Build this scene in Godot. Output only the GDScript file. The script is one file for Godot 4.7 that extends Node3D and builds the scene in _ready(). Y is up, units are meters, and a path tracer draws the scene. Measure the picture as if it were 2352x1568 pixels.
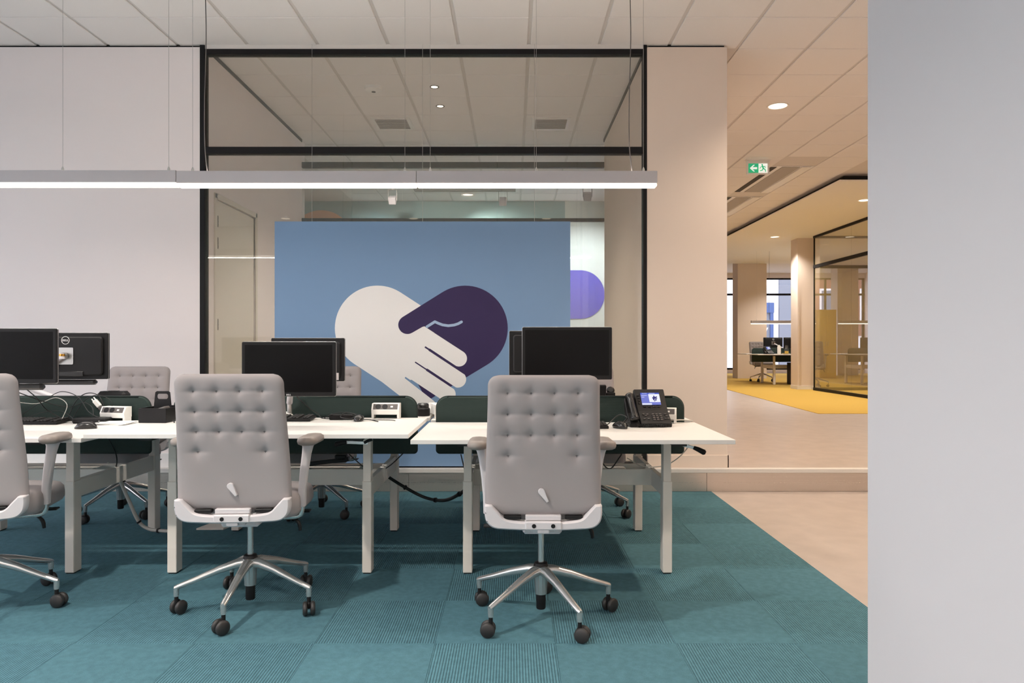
extends Node3D
# An open-plan office: benches of white desks in front of a glass-walled room, a corridor on the far side.
# Units are metres. The camera stands at the origin and looks along -z; "d" below is the distance along -z.

var M := {}
var meshes := {}
var taken := {}

# ---------------------------------------------------------------- helpers: nodes
func V(x: float, y: float, d: float) -> Vector3:
	return Vector3(x, y, -d)

func numbered(called: String) -> String:
	if not taken.has(called):
		taken[called] = 0
		return called
	taken[called] += 1
	return "%s_%03d" % [called, taken[called]]

func thing(called: String, label: String, category: String, at := Vector3.ZERO, turn := 0.0, group := "") -> Node3D:
	var o := Node3D.new()
	o.name = numbered(called)
	add_child(o)
	o.position = at
	o.rotation.y = turn
	o.set_meta("label", label)
	o.set_meta("category", category)
	if group != "":
		o.set_meta("group", group)
	return o

func setting(called: String, label := "") -> Node3D:
	var o := Node3D.new()
	o.name = numbered(called)
	add_child(o)
	o.set_meta("kind", "structure")
	if label != "":
		o.set_meta("label", label)
	return o

func node(called: String, mesh: Mesh, m: Material, parent: Node, at := Vector3.ZERO, basis := Basis()) -> MeshInstance3D:
	var o := MeshInstance3D.new()
	o.name = called
	o.mesh = mesh
	o.material_override = m
	o.transform = Transform3D(basis, at)
	parent.add_child(o, true)
	return o

func S() -> SurfaceTool:
	var s := SurfaceTool.new()
	s.begin(Mesh.PRIMITIVE_TRIANGLES)
	return s

func made(s: SurfaceTool) -> ArrayMesh:
	s.generate_normals()
	s.index()
	return s.commit()

func part(called: String, s: SurfaceTool, m: Material, parent: Node) -> MeshInstance3D:
	return node(called, made(s), m, parent)

# ---------------------------------------------------------------- helpers: shapes
func tri(s: SurfaceTool, a: Vector3, b: Vector3, c: Vector3, out: Vector3) -> void:
	if (a - c).cross(a - b).dot(out) < 0.0:
		var t := b
		b = c
		c = t
	s.add_vertex(a)
	s.add_vertex(b)
	s.add_vertex(c)

func quad(s: SurfaceTool, a: Vector3, b: Vector3, c: Vector3, e: Vector3, out: Vector3) -> void:
	tri(s, a, b, c, out)
	tri(s, a, c, e, out)

# box with chamfered edges; c centre, z size
func box(s: SurfaceTool, c: Vector3, z: Vector3, ch := 0.0, b := Basis()) -> void:
	s.set_smooth_group(-1)
	var h := z / 2.0
	ch = minf(ch, minf(h.x, minf(h.y, h.z)) * 0.9)
	if ch <= 0.0:
		for k in 3:
			for g in [-1.0, 1.0]:
				var n := Vector3.ZERO
				n[k] = g
				var u := Vector3.ZERO
				u[(k + 1) % 3] = h[(k + 1) % 3]
				var w := Vector3.ZERO
				w[(k + 2) % 3] = h[(k + 2) % 3]
				var f := n * h
				quad(s, c + b * (f - u - w), c + b * (f + u - w), c + b * (f + u + w), c + b * (f - u + w), b * n)
		return
	for k in 3:
		var i := (k + 1) % 3
		var j := (k + 2) % 3
		for g in [-1.0, 1.0]:
			var q := []
			for e in [[-1, -1], [1, -1], [1, 1], [-1, 1]]:
				var p := Vector3.ZERO
				p[k] = g * h[k]
				p[i] = e[0] * (h[i] - ch)
				p[j] = e[1] * (h[j] - ch)
				q.append(c + b * p)
			var n := Vector3.ZERO
			n[k] = g
			quad(s, q[0], q[1], q[2], q[3], b * n)
			for g2 in [-1.0, 1.0]:
				var q2 := []
				for e in [[0, -1], [0, 1], [1, 1], [1, -1]]:
					var p := Vector3.ZERO
					p[k] = g * (h[k] - (ch if e[0] == 1 else 0.0))
					p[i] = g2 * (h[i] - (0.0 if e[0] == 1 else ch))
					p[j] = e[1] * (h[j] - ch)
					q2.append(c + b * p)
				var n2 := Vector3.ZERO
				n2[k] = g
				n2[i] = g2
				quad(s, q2[0], q2[1], q2[2], q2[3], b * n2)
	for x in [-1.0, 1.0]:
		for y in [-1.0, 1.0]:
			for w in [-1.0, 1.0]:
				tri(s, c + b * Vector3(x * h.x, y * (h.y - ch), w * (h.z - ch)), c + b * Vector3(x * (h.x - ch), y * h.y, w * (h.z - ch)), c + b * Vector3(x * (h.x - ch), y * (h.y - ch), w * h.z), b * Vector3(x, y, w))

# box between two corners given as x, y, d
func span(s: SurfaceTool, x0: float, x1: float, y0: float, y1: float, d0: float, d1: float, ch := 0.0) -> void:
	box(s, Vector3((x0 + x1) / 2, (y0 + y1) / 2, -(d0 + d1) / 2), Vector3(absf(x1 - x0), absf(y1 - y0), absf(d1 - d0)), ch)

func rings(s: SurfaceTool, r: Array, capped := true, smooth := 1) -> void:
	var n: int = r[0].size()
	var mid := []
	for ring in r:
		var m := Vector3.ZERO
		for p in ring:
			m += p
		mid.append(m / n)
	s.set_smooth_group(smooth)
	for k in r.size() - 1:
		for i in n:
			var a: Vector3 = r[k][i]
			var b: Vector3 = r[k][(i + 1) % n]
			var c: Vector3 = r[k + 1][(i + 1) % n]
			var e: Vector3 = r[k + 1][i]
			quad(s, a, b, c, e, (a + b + c + e) / 4.0 - (mid[k] + mid[k + 1]) / 2.0)
	if capped:
		s.set_smooth_group(-1)
		for e in [0, r.size() - 1]:
			var away: Vector3 = mid[e] - mid[1 if e == 0 else r.size() - 2]
			for i in n:
				tri(s, mid[e], r[e][i], r[e][(i + 1) % n], away)

func tube(s: SurfaceTool, pts: Array, radius, sides := 8) -> void:
	var r := []
	var up := Vector3.ZERO
	for k in pts.size():
		var t: Vector3 = (pts[mini(k + 1, pts.size() - 1)] - pts[maxi(k - 1, 0)]).normalized()
		if k == 0:
			up = t.cross(Vector3.UP if absf(t.y) < 0.9 else Vector3.RIGHT).normalized()
		up = (up - t * up.dot(t)).normalized()
		var w := t.cross(up)
		var q: float = radius[k] if radius is Array else radius
		var ring := []
		for i in sides:
			var a := TAU * i / sides
			ring.append(pts[k] + (up * cos(a) + w * sin(a)) * q)
		r.append(ring)
	rings(s, r)

func smoothed(pts: Array, steps := 6) -> Array:
	var c := []
	for k in pts.size() - 1:
		var a: Vector3 = pts[maxi(k - 1, 0)]
		var b: Vector3 = pts[k]
		var e: Vector3 = pts[k + 1]
		var f: Vector3 = pts[mini(k + 2, pts.size() - 1)]
		for i in steps:
			c.append(b.cubic_interpolate(e, a, f, float(i) / steps))
	c.append(pts[-1])
	return c

# profile of (radius, height) from the bottom up along the outside
func lathe(s: SurfaceTool, prof: Array, segs := 24, at := Vector3.ZERO, b := Basis()) -> void:
	var group := 1
	for k in prof.size() - 1:
		var p: Vector2 = prof[k]
		var q: Vector2 = prof[k + 1]
		if k > 0:
			var before: Vector2 = p - prof[k - 1]
			if absf(before.angle_to(q - p)) > 0.7:
				group += 1
		s.set_smooth_group(group)
		for i in segs:
			var a0 := TAU * i / segs
			var a1 := TAU * (i + 1) / segs
			var u0 := Vector3(cos(a0), 0, sin(a0))
			var u1 := Vector3(cos(a1), 0, sin(a1))
			var out := b * ((u0 + u1) * 0.5 * (q.y - p.y) + Vector3.UP * (p.x - q.x))
			var a := at + b * (u0 * p.x + Vector3.UP * p.y)
			var c := at + b * (u1 * p.x + Vector3.UP * p.y)
			var e := at + b * (u1 * q.x + Vector3.UP * q.y)
			var f := at + b * (u0 * q.x + Vector3.UP * q.y)
			if p.x > 0.0:
				tri(s, a, c, e, out)
			if q.x > 0.0:
				tri(s, a, e, f, out)

func rrect(w: float, h: float, r: float, seg := 5, r2 := -1.0) -> PackedVector2Array:
	var p := PackedVector2Array()
	for k in 4:
		var q := r if (k < 2 or r2 < 0.0) else r2   # k 0, 1 are the two upper corners
		var c := Vector2((w / 2 - q) * [1, -1, -1, 1][k], (h / 2 - q) * [1, 1, -1, -1][k])
		for i in seg + 1:
			var a := PI / 2 * (k + float(i) / seg)
			p.append(c + Vector2(cos(a), sin(a)) * q)
	return p

# polygon in x, y drawn out from z0 to z1 (z1 > z0), edges of both faces bevelled
func prism(s: SurfaceTool, poly: PackedVector2Array, z0: float, z1: float, at := Vector3.ZERO, b := Basis(), bev := 0.0, smooth := -1) -> void:
	var n := poly.size()
	var ccw := not Geometry2D.is_polygon_clockwise(poly)
	var inner := PackedVector2Array()
	for i in n:
		var e0 := (poly[i] - poly[(i + n - 1) % n]).normalized()
		var e1 := (poly[(i + 1) % n] - poly[i]).normalized()
		var m := (e0 + e1).normalized().orthogonal() * (-1.0 if ccw else 1.0)
		inner.append(poly[i] + m * bev)
	if bev > 0.0 and absf(area2(inner)) > absf(area2(poly)):
		for i in n:
			inner[i] = poly[i] * 2.0 - inner[i]
	var idx := Geometry2D.triangulate_polygon(inner if bev > 0.0 else poly)
	var face := inner if bev > 0.0 else poly
	s.set_smooth_group(-1)
	for k in range(0, idx.size(), 3):
		for z in [z0, z1]:
			var q := []
			for j in 3:
				var p: Vector2 = face[idx[k + j]]
				q.append(at + b * Vector3(p.x, p.y, z))
			tri(s, q[0], q[1], q[2], b * Vector3(0, 0, 1 if z == z1 else -1))
	s.set_smooth_group(smooth)
	for i in n:
		var p := poly[i]
		var q := poly[(i + 1) % n]
		var o := (q - p).orthogonal() * (-1.0 if not ccw else 1.0)
		var out := b * Vector3(o.x, o.y, 0)
		if Geometry2D.is_point_in_polygon((p + q) / 2 + o.normalized() * 0.00001, poly):
			out = -out
		quad(s, at + b * Vector3(p.x, p.y, z0 + bev), at + b * Vector3(q.x, q.y, z0 + bev), at + b * Vector3(q.x, q.y, z1 - bev), at + b * Vector3(p.x, p.y, z1 - bev), out)
		if bev > 0.0:
			var pi_ := inner[i]
			var qi := inner[(i + 1) % n]
			quad(s, at + b * Vector3(p.x, p.y, z0 + bev), at + b * Vector3(q.x, q.y, z0 + bev), at + b * Vector3(qi.x, qi.y, z0), at + b * Vector3(pi_.x, pi_.y, z0), out + b * Vector3(0, 0, -1) * out.length())
			quad(s, at + b * Vector3(p.x, p.y, z1 - bev), at + b * Vector3(q.x, q.y, z1 - bev), at + b * Vector3(qi.x, qi.y, z1), at + b * Vector3(pi_.x, pi_.y, z1), out + b * Vector3(0, 0, 1) * out.length())

func area2(p: PackedVector2Array) -> float:
	var a := 0.0
	for i in p.size():
		a += p[i].cross(p[(i + 1) % p.size()])
	return a

func lying() -> Basis:   # turns a polygon's x, y into x, -z so that its depth points up
	return Basis(Vector3.RIGHT, -PI / 2)

# ---------------------------------------------------------------- materials
func mat(called: String, c: Color, rough := 0.6, metal := 0.0, spec := 0.5) -> StandardMaterial3D:
	var m := StandardMaterial3D.new()
	m.resource_name = called
	m.albedo_color = c
	m.roughness = rough
	m.metallic = metal
	m.metallic_specular = spec
	M[called] = m
	return m

func c8(r: int, g: int, b: int) -> Color:
	return Color(r / 255.0, g / 255.0, b / 255.0)

func grain(freq: float, lo: float, hi: float, seed_ := 1, size := 256) -> NoiseTexture2D:
	var n := FastNoiseLite.new()
	n.seed = seed_
	n.frequency = freq
	n.fractal_octaves = 4
	var t := NoiseTexture2D.new()
	t.noise = n
	t.seamless = true
	t.width = size
	t.height = size
	var g := Gradient.new()
	g.set_color(0, Color(lo, lo, lo))
	g.set_color(1, Color(hi, hi, hi))
	t.color_ramp = g
	return t

func triplanar(m: StandardMaterial3D, scale: float, world := false) -> void:
	m.uv1_triplanar = true
	m.uv1_world_triplanar = world
	m.uv1_scale = Vector3.ONE * scale

func carpet_picture(ribbed: bool, seed_: int) -> Array:
	var rng := RandomNumberGenerator.new()
	rng.seed = seed_
	var n := 512
	var a := Image.create(n, n, false, Image.FORMAT_RGB8)
	var h := Image.create(n, n, false, Image.FORMAT_RGB8)
	var cloud := FastNoiseLite.new()
	cloud.seed = seed_
	cloud.frequency = 0.02
	for y in n:
		for x in n:
			var rib := 0.5 + 0.5 * cos(TAU * 45.0 * x / n) if ribbed else 0.5 + 0.5 * cos(TAU * 45.0 * y / n) * 0.3
			var f := rng.randf()
			var v := 0.80 + 0.12 * (f - 0.5) + 0.06 * cloud.get_noise_2d(x, y)
			if ribbed:
				v += 0.23 * (smoothstep(0.1, 0.6, rib) - 0.72)
			v = clampf(v, 0, 1)
			a.set_pixel(x, y, Color(v, v, v))
			var q := clampf(rib * 0.75 + f * 0.25, 0, 1)
			h.set_pixel(x, y, Color(q, q, q))
	return [ImageTexture.create_from_image(a), ImageTexture.create_from_image(h)]

func weave_picture() -> ImageTexture:
	var n := 128
	var h := Image.create(n, n, false, Image.FORMAT_RGB8)
	for y in n:
		for x in n:
			var v := 0.5 + 0.25 * cos(TAU * 8 * x / n) * (1 if (y / 8) % 2 else -1) + 0.25 * cos(TAU * 8 * y / n)
			v = clampf(v, 0, 1)
			h.set_pixel(x, y, Color(v, v, v))
	return ImageTexture.create_from_image(h)

func brushed_picture() -> ImageTexture:
	var rng := RandomNumberGenerator.new()
	rng.seed = 8
	var a := Image.create(256, 256, false, Image.FORMAT_RGB8)
	for y in 256:
		var row := rng.randf()
		for x in 256:
			var v := 0.25 + 0.12 * row + 0.06 * rng.randf()
			a.set_pixel(x, y, Color(v, v, v))
	return ImageTexture.create_from_image(a)

func materials() -> void:
	mat("wall_paint", c8(240, 231, 229), 0.75)
	M.wall_paint.heightmap_enabled = true
	M.wall_paint.heightmap_texture = grain(0.12, 0.3, 0.7, 3)
	M.wall_paint.heightmap_scale = 0.03
	triplanar(M.wall_paint, 2.0, true)
	mat("pillar_paint", c8(208, 203, 205), 0.75)
	mat("lowered_ceiling", c8(246, 242, 234), 0.8)
	mat("pale_green_paint", c8(206, 216, 209), 0.8)
	mat("column_paint", c8(228, 213, 200), 0.75)
	mat("ceiling_tile", c8(248, 243, 239), 0.9)
	M.ceiling_tile.albedo_texture = grain(0.3, 0.94, 1.0, 4)
	triplanar(M.ceiling_tile, 3.0, true)
	mat("ceiling_grid", c8(220, 214, 209), 0.7)
	mat("skirting", c8(238, 235, 232), 0.5)
	mat("nosing", c8(214, 210, 205), 0.45)
	var steel := mat("steel", c8(205, 195, 185), 0.3, 0.88)
	steel.roughness_texture = brushed_picture()
	steel.roughness = 1.0
	triplanar(steel, 1.5, true)
	var base := Color(0.395, 0.575, 0.63)
	for k in 4:
		var pic: Array = carpet_picture(k % 2 == 0, 11 + k)
		var m := mat("carpet_%d" % k, base * [0.98, 1.0, 1.03, 0.96][k], 0.95, 0.0, 0.2)
		m.albedo_color.a = 1.0
		m.albedo_texture = pic[0]
		m.heightmap_enabled = true
		m.heightmap_texture = pic[1]
		m.heightmap_scale = 0.25
	var rest := mat("carpet_rest", base * 0.8, 0.95, 0.0, 0.2)
	rest.albedo_color.a = 1.0
	mat("carpet_gap", c8(40, 62, 66), 0.95, 0.0, 0.2)
	var floor_m := mat("screed", c8(186, 173, 165), 0.38)
	floor_m.albedo_texture = grain(0.02, 0.93, 1.0, 5, 512)
	triplanar(floor_m, 0.4, true)
	var yc := mat("yellow_carpet", c8(218, 180, 92), 0.95, 0.0, 0.2)
	yc.albedo_texture = grain(0.35, 0.86, 1.0, 6)
	triplanar(yc, 4.0, true)
	mat("black_frame", c8(26, 25, 26), 0.5, 0.0, 0.3)
	mat("gap_shade", c8(40, 40, 40), 0.9)  # shade inside the ceiling gaps, put into the colour
	var glass := mat("glass", Color(0.62, 0.6, 0.52, 0.10), 0.0)
	glass.transparency = BaseMaterial3D.TRANSPARENCY_ALPHA
	var tint := mat("tinted_glass", Color(0.66, 0.58, 0.34, 0.13), 0.0)
	tint.transparency = BaseMaterial3D.TRANSPARENCY_ALPHA
	var clear := mat("window_glass", Color(0.9, 0.95, 1.0, 0.03), 0.0)
	clear.transparency = BaseMaterial3D.TRANSPARENCY_ALPHA
	mat("blue_print", c8(124, 156, 192), 0.7)
	mat("white_print", c8(250, 247, 244), 0.7)
	mat("purple_print", c8(46, 30, 80), 0.7)
	mat("pale_blue_print", c8(168, 190, 218), 0.7)
	mat("desk_white", c8(228, 224, 220), 0.4)
	mat("desk_frame", c8(224, 217, 208), 0.45)
	mat("dark_rail", c8(34, 34, 36), 0.6)
	var sc := mat("screen_fabric", c8(50, 62, 59), 0.85, 0.0, 0.3)
	sc.heightmap_enabled = true
	sc.heightmap_texture = weave_picture()
	sc.heightmap_scale = 0.06
	triplanar(sc, 22.0, true)
	mat("piping", c8(26, 36, 35), 0.7)
	var fab := mat("chair_fabric", c8(160, 153, 153), 0.9, 0.0, 0.3)
	fab.albedo_texture = grain(0.45, 0.93, 1.0, 9)
	triplanar(fab, 10.0)
	fab.rim_enabled = true
	fab.rim = 0.25
	mat("stitch", c8(96, 92, 94), 0.9)
	mat("light_plastic", c8(203, 198, 200), 0.5)
	mat("arm_grey", c8(140, 130, 124), 0.45)
	mat("chrome", c8(208, 206, 204), 0.24, 0.82)
	mat("aluminium", c8(190, 188, 185), 0.3, 1.0)
	mat("black_plastic", c8(26, 25, 26), 0.45, 0.0, 0.35)
	mat("black_gloss", c8(34, 33, 33), 0.25)
	mat("wheel_rubber", c8(40, 38, 38), 0.5)
	mat("screen_off", c8(14, 13, 14), 0.3, 0.0, 0.25)
	mat("silver_print", c8(222, 222, 222), 0.4)
	mat("white_plastic", c8(240, 237, 232), 0.4)
	mat("socket_grey", c8(92, 86, 84), 0.5)
	mat("cord_black", c8(24, 24, 25), 0.5)
	mat("cord_grey", c8(196, 192, 184), 0.5)
	mat("paper", c8(248, 246, 242), 0.8)
	mat("copper", c8(214, 160, 70), 0.3, 1.0)
	mat("housing", c8(186, 180, 182), 0.45)
	var glow := mat("lamp_diffuser", c8(255, 252, 246), 0.5)
	glow.emission_enabled = true
	glow.emission = c8(255, 246, 232)
	glow.emission_energy_multiplier = 2.2
	var up_glow := mat("unseen_upper_diffuser", c8(255, 252, 246), 0.5)  # for the unseen strip on top of the pendants
	up_glow.emission_enabled = true
	up_glow.emission = c8(255, 246, 232)
	up_glow.emission_energy_multiplier = 1.5
	var warm := mat("downlight_glow", c8(255, 248, 236), 0.5)
	warm.emission_enabled = true
	warm.emission = c8(255, 238, 208)
	warm.emission_energy_multiplier = 3.0
	mat("vent_grey", c8(176, 170, 164), 0.7)
	mat("vent_dark", c8(70, 66, 62), 0.8)
	mat("teal_paint", c8(132, 166, 166), 0.8)
	mat("orange_print", c8(226, 160, 112), 0.8)
	mat("violet_print", c8(82, 80, 186), 0.8)
	mat("door_paint", c8(222, 214, 200), 0.5)
	mat("sign_white", c8(240, 240, 238), 0.5)
	var sg := mat("exit_green", c8(40, 178, 126), 0.5)
	sg.emission_enabled = true
	sg.emission = c8(40, 178, 126)
	sg.emission_energy_multiplier = 0.5
	var sw := mat("exit_white", c8(240, 246, 242), 0.5)
	sw.emission_enabled = true
	sw.emission = c8(240, 250, 244)
	sw.emission_energy_multiplier = 0.6
	mat("facade_white", c8(226, 226, 228), 0.8)
	mat("facade_grey", c8(116, 122, 134), 0.8)
	mat("facade_brick", c8(128, 84, 68), 0.85)
	mat("facade_blue", c8(54, 82, 134), 0.6)
	mat("facade_glass", c8(84, 98, 120), 0.15)
	mat("street", c8(150, 150, 152), 0.9)
	mat("yellow_paint", c8(214, 180, 92), 0.6)
	mat("drink", c8(206, 170, 60), 0.2)

# ---------------------------------------------------------------- lamps
func down_light(at: Vector3, e: float, c: Color, label: String, radius := 0.09, angle := 55.0) -> void:
	var t := thing("ceiling_downlight", label, "downlight", at, 0, "recessed ceiling downlights")
	var s := S()
	lathe(s, [Vector2(radius, -0.002), Vector2(radius * 1.18, -0.006), Vector2(radius * 1.22, 0.0), Vector2(radius * 1.22, 0.004)], 32)
	part("trim_ring", s, M.white_plastic, t)
	s = S()
	lathe(s, [Vector2(0, -0.003), Vector2(radius, -0.002), Vector2(radius, 0.004), Vector2(0, 0.004)], 32)
	part("lamp_lens", s, M.downlight_glow, t)
	if e > 0.0:
		var l := SpotLight3D.new()
		l.name = "beam"
		l.light_color = c
		l.light_energy = e
		l.light_size = radius * 0.6
		l.spot_angle = angle
		l.spot_angle_attenuation = 0.6
		l.spot_range = 20.0
		l.spot_attenuation = 2.0
		l.shadow_enabled = true
		t.add_child(l)
		l.position = Vector3(0, -0.02, 0)
		l.rotation.x = -PI / 2

func pendant(x0: float, x1: float, y: float, d: float, e: float, c: Color, label: String, wires: Array, cord: float, top: float, group := "linear pendant lamps over the desks") -> void:
	var w := x1 - x0
	var t := thing("pendant_lamp", label, "pendant lamp", V((x0 + x1) / 2, y, d), 0, group)
	var s := S()
	box(s, Vector3(0, 0.056, 0), Vector3(w - 0.003, 0.073, 0.07), 0.002)
	part("housing", s, M.housing, t)
	s = S()
	box(s, Vector3(0, 0.009, 0), Vector3(w - 0.006, 0.02, 0.064), 0.005)
	part("diffuser", s, M.lamp_diffuser, t)
	for x in wires:
		s = S()
		tube(s, [Vector3(x - (x0 + x1) / 2, 0.118, 0), Vector3(x - (x0 + x1) / 2, top - y, 0)], 0.0012, 5)
		part("suspension_wire", s, M.aluminium, t)
		s = S()
		lathe(s, [Vector2(0, 0.092), Vector2(0.008, 0.092), Vector2(0.008, 0.108), Vector2(0.003, 0.122), Vector2(0, 0.122)], 10, Vector3(x - (x0 + x1) / 2, 0, 0))
		part("wire_gripper", s, M.aluminium, t)
	if cord > -90.0:
		s = S()
		var q := cord - (x0 + x1) / 2
		tube(s, smoothed([Vector3(q + 0.012, 0.092, 0), Vector3(q - 0.004, 0.25, 0), Vector3(q - 0.006, 0.5, 0), Vector3(q + 0.004, 0.9, 0), Vector3(q, 1.2, 0), Vector3(q + 0.003, top - y, 0)]), 0.003, 6)
		part("power_cord", s, M.socket_grey, t)
	s = S()
	box(s, Vector3(0, 0.0925, 0), Vector3(w - 0.03, 0.002, 0.04))
	part("unseen_upper_diffuser", s, M.unseen_upper_diffuser, t)  # unseen strip on the lamp top, placed to light ceiling and upper wall
	for up in [false, true]:
		var l := AreaLight3D.new()
		l.name = "unseen_glow_up" if up else "glow_down"
		l.light_color = c
		l.light_energy = e * (0.28 if up else 1.0)
		l.area_size = Vector2(w - 0.03, 0.04 if up else 0.06)
		l.area_range = 20.0
		l.area_attenuation = 2.0
		l.shadow_enabled = true
		t.add_child(l)
		l.position = Vector3(0, 0.098 if up else -0.004, 0)
		l.rotation.x = PI / 2 if up else -PI / 2

# ---------------------------------------------------------------- office chair
const TUFTS := [[-0.64, 1.039], [-0.225, 1.039], [0.187, 1.039], [0.6, 1.039], [-0.64, 0.95], [-0.225, 0.95], [0.187, 0.95], [0.6, 0.95], [-0.64, 0.861], [-0.225, 0.861], [0.187, 0.861], [0.6, 0.861], [-0.63, 0.772], [0.6, 0.772]]

func back_half(y: float) -> float:
	var w := lerpf(0.247, 0.232, smoothstep(0.55, 1.1, y))
	if y > 1.069:
		w = w - 0.045 + sqrt(maxf(0.0, 0.045 * 0.045 - pow(y - 1.069, 2)))
	if y < 0.562:
		w -= 0.080 * (0.562 - y) / 0.047
	return w

func back_mid(y: float) -> float:
	return 0.222 + 0.09 * smoothstep(0.45, 1.2, y) - 0.012 * sin(PI * clampf((y - 0.5) / 0.62, 0, 1))

func back_point(u: float, y: float, side: float) -> Vector3:
	var x := back_half(y) * u
	var edge := pow(maxf(0.0, 1.0 - pow(absf(u), 9.0)), 0.5)
	var vt := (y - 0.515) / (1.114 - 0.515) * 2.0 - 1.0
	edge *= pow(maxf(0.0, 1.0 - pow(absf(vt), 14.0)), 0.5)
	var deep := 0.0
	for q in TUFTS:
		var dx: float = x - q[0] * 0.235
		var dy: float = y - q[1]
		var r2 := dx * dx + dy * dy
		if r2 < 0.012:
			deep += 0.006 * exp(-r2 / 0.00022) + 0.0075 * exp(-r2 / 0.0013)
			deep += 0.0030 * exp(-dy * dy / 0.00006 - dx * dx / 0.0022) + 0.0015 * exp(-dx * dx / 0.00006 - dy * dy / 0.0009)
	return Vector3(x, y, back_mid(y) + side * maxf(0.001, 0.028 * edge - deep * edge))

func chair_meshes() -> void:
	var s := S()
	var nu := 76
	var nv := 100
	s.set_smooth_group(1)
	for side in [1.0, -1.0]:
		var g := []
		for j in nv + 1:
			var row := []
			for i in nu + 1:
				row.append(back_point(-1.0 + 2.0 * i / nu, 0.515 + 0.599 * j / nv, side))
			g.append(row)
		for j in nv:
			for i in nu:
				quad(s, g[j][i], g[j][i + 1], g[j + 1][i + 1], g[j + 1][i], Vector3(0, 0, side))
	meshes.backrest = made(s)
	s = S()
	for q in TUFTS:
		for side in [1.0, -1.0]:
			var p: Vector3 = back_point(q[0] * 0.235 / back_half(q[1]), q[1], side)
			box(s, p + Vector3(0, 0, side * 0.0012), Vector3(0.02, 0.0022, 0.002))
			box(s, p + Vector3(0, 0, side * 0.0012), Vector3(0.0022, 0.02, 0.002))
	meshes.stitches = made(s)
	# lever on the back, a tapering paddle
	s = S()
	var pad := PackedVector2Array()
	for i in 13:
		var a := PI * (i / 12.0)
		pad.append(Vector2(cos(a) * 0.014, sin(a) * 0.014))
	pad.append(Vector2(-0.005, -0.05))
	pad.append(Vector2(0.005, -0.05))
	prism(s, pad, 0.0, 0.018, Vector3(-0.008, 0.622, 0.252), Basis(Vector3.BACK, 0.55), 0.002)
	meshes.lever = made(s)
	# frame under the back
	s = S()
	var lower := smoothed([Vector3(-0.246, 0.565, 0), Vector3(-0.246, 0.525, 0), Vector3(-0.236, 0.492, 0), Vector3(-0.205, 0.469, 0), Vector3(-0.14, 0.463, 0), Vector3(-0.06, 0.460, 0), Vector3(0, 0.459, 0)], 4)
	var upper := smoothed([Vector3(0, 0.492, 0), Vector3(-0.08, 0.494, 0), Vector3(-0.14, 0.500, 0), Vector3(-0.168, 0.511, 0), Vector3(-0.19, 0.535, 0), Vector3(-0.218, 0.565, 0)], 4)
	var shape := PackedVector2Array()
	for p in lower:
		shape.append(Vector2(p.x, p.y))
	for k in range(1, lower.size()):
		shape.append(Vector2(-lower[lower.size() - 1 - k].x, lower[lower.size() - 1 - k].y))
	for k in upper.size():
		shape.append(Vector2(-upper[upper.size() - 1 - k].x, upper[upper.size() - 1 - k].y))
	for k in range(1, upper.size()):
		shape.append(Vector2(upper[k].x, upper[k].y))
	prism(s, shape, 0.214, 0.272, Vector3.ZERO, Basis(), 0.006, 1)
	box(s, Vector3(0, 0.481, 0.253), Vector3(0.155, 0.036, 0.05), 0.005)
	box(s, Vector3(0, 0.511, 0.248), Vector3(0.15, 0.022, 0.03), 0.003)
	box(s, Vector3(0, 0.456, 0.245), Vector3(0.05, 0.018, 0.05), 0.003)
	meshes.back_frame = made(s)
	s = S()
	lathe(s, [Vector2(0, 0), Vector2(0.009, 0.0), Vector2(0.009, 0.003), Vector2(0, 0.003)], 16, Vector3(0, 0.481, 0.277), Basis(Vector3.RIGHT, PI / 2))
	meshes.screw_cap = made(s)
	s = S()
	box(s, Vector3(0, 0.51, 0.238), Vector3(0.075, 0.016, 0.03), 0.003)
	meshes.slot_block = made(s)
	# seat cushion
	s = S()
	var rr := []
	for q in [[0.03, 0.445], [0.008, 0.452], [0.0, 0.47], [0.0, 0.505], [0.004, 0.53], [0.016, 0.547], [0.045, 0.556], [0.10, 0.56]]:
		var ring := []
		for p in rrect(0.49 - 2 * q[0], 0.47 - 2 * q[0], 0.075, 6):
			ring.append(Vector3(p.x, q[1] - 0.02 * smoothstep(0.1, 0.24, -p.y * -1.0) * (1.0 if q[1] > 0.5 else 0.3), -p.y - 0.07))
		rr.append(ring)
	rings(s, rr, true, 1)
	meshes.seat = made(s)
	s = S()
	box(s, Vector3(0, 0.432, 0.02), Vector3(0.17, 0.034, 0.28), 0.010)
	box(s, Vector3(0, 0.458, 0.19), Vector3(0.10, 0.03, 0.12), 0.006)
	meshes.mechanism = made(s)
	s = S()
	tube(s, smoothed([Vector3(0.08, 0.43, 0.0), Vector3(0.18, 0.425, 0.0), Vector3(0.225, 0.40, 0.01), Vector3(0.235, 0.36, 0.01)]), [0.006, 0.006, 0.006, 0.006, 0.006, 0.006, 0.006, 0.006, 0.007, 0.007, 0.008, 0.008, 0.009, 0.009, 0.009, 0.009, 0.008, 0.008, 0.007], 8)
	meshes.lever_down = made(s)
	s = S()
	box(s, Vector3(0.19, 0.428, -0.10), Vector3(0.14, 0.008, 0.05), 0.003)
	meshes.lever_flat = made(s)
	s = S()
	lathe(s, [Vector2(0.0135, 0.24), Vector2(0.0135, 0.43)], 20)
	meshes.column = made(s)
	# star base
	s = S()
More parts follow.
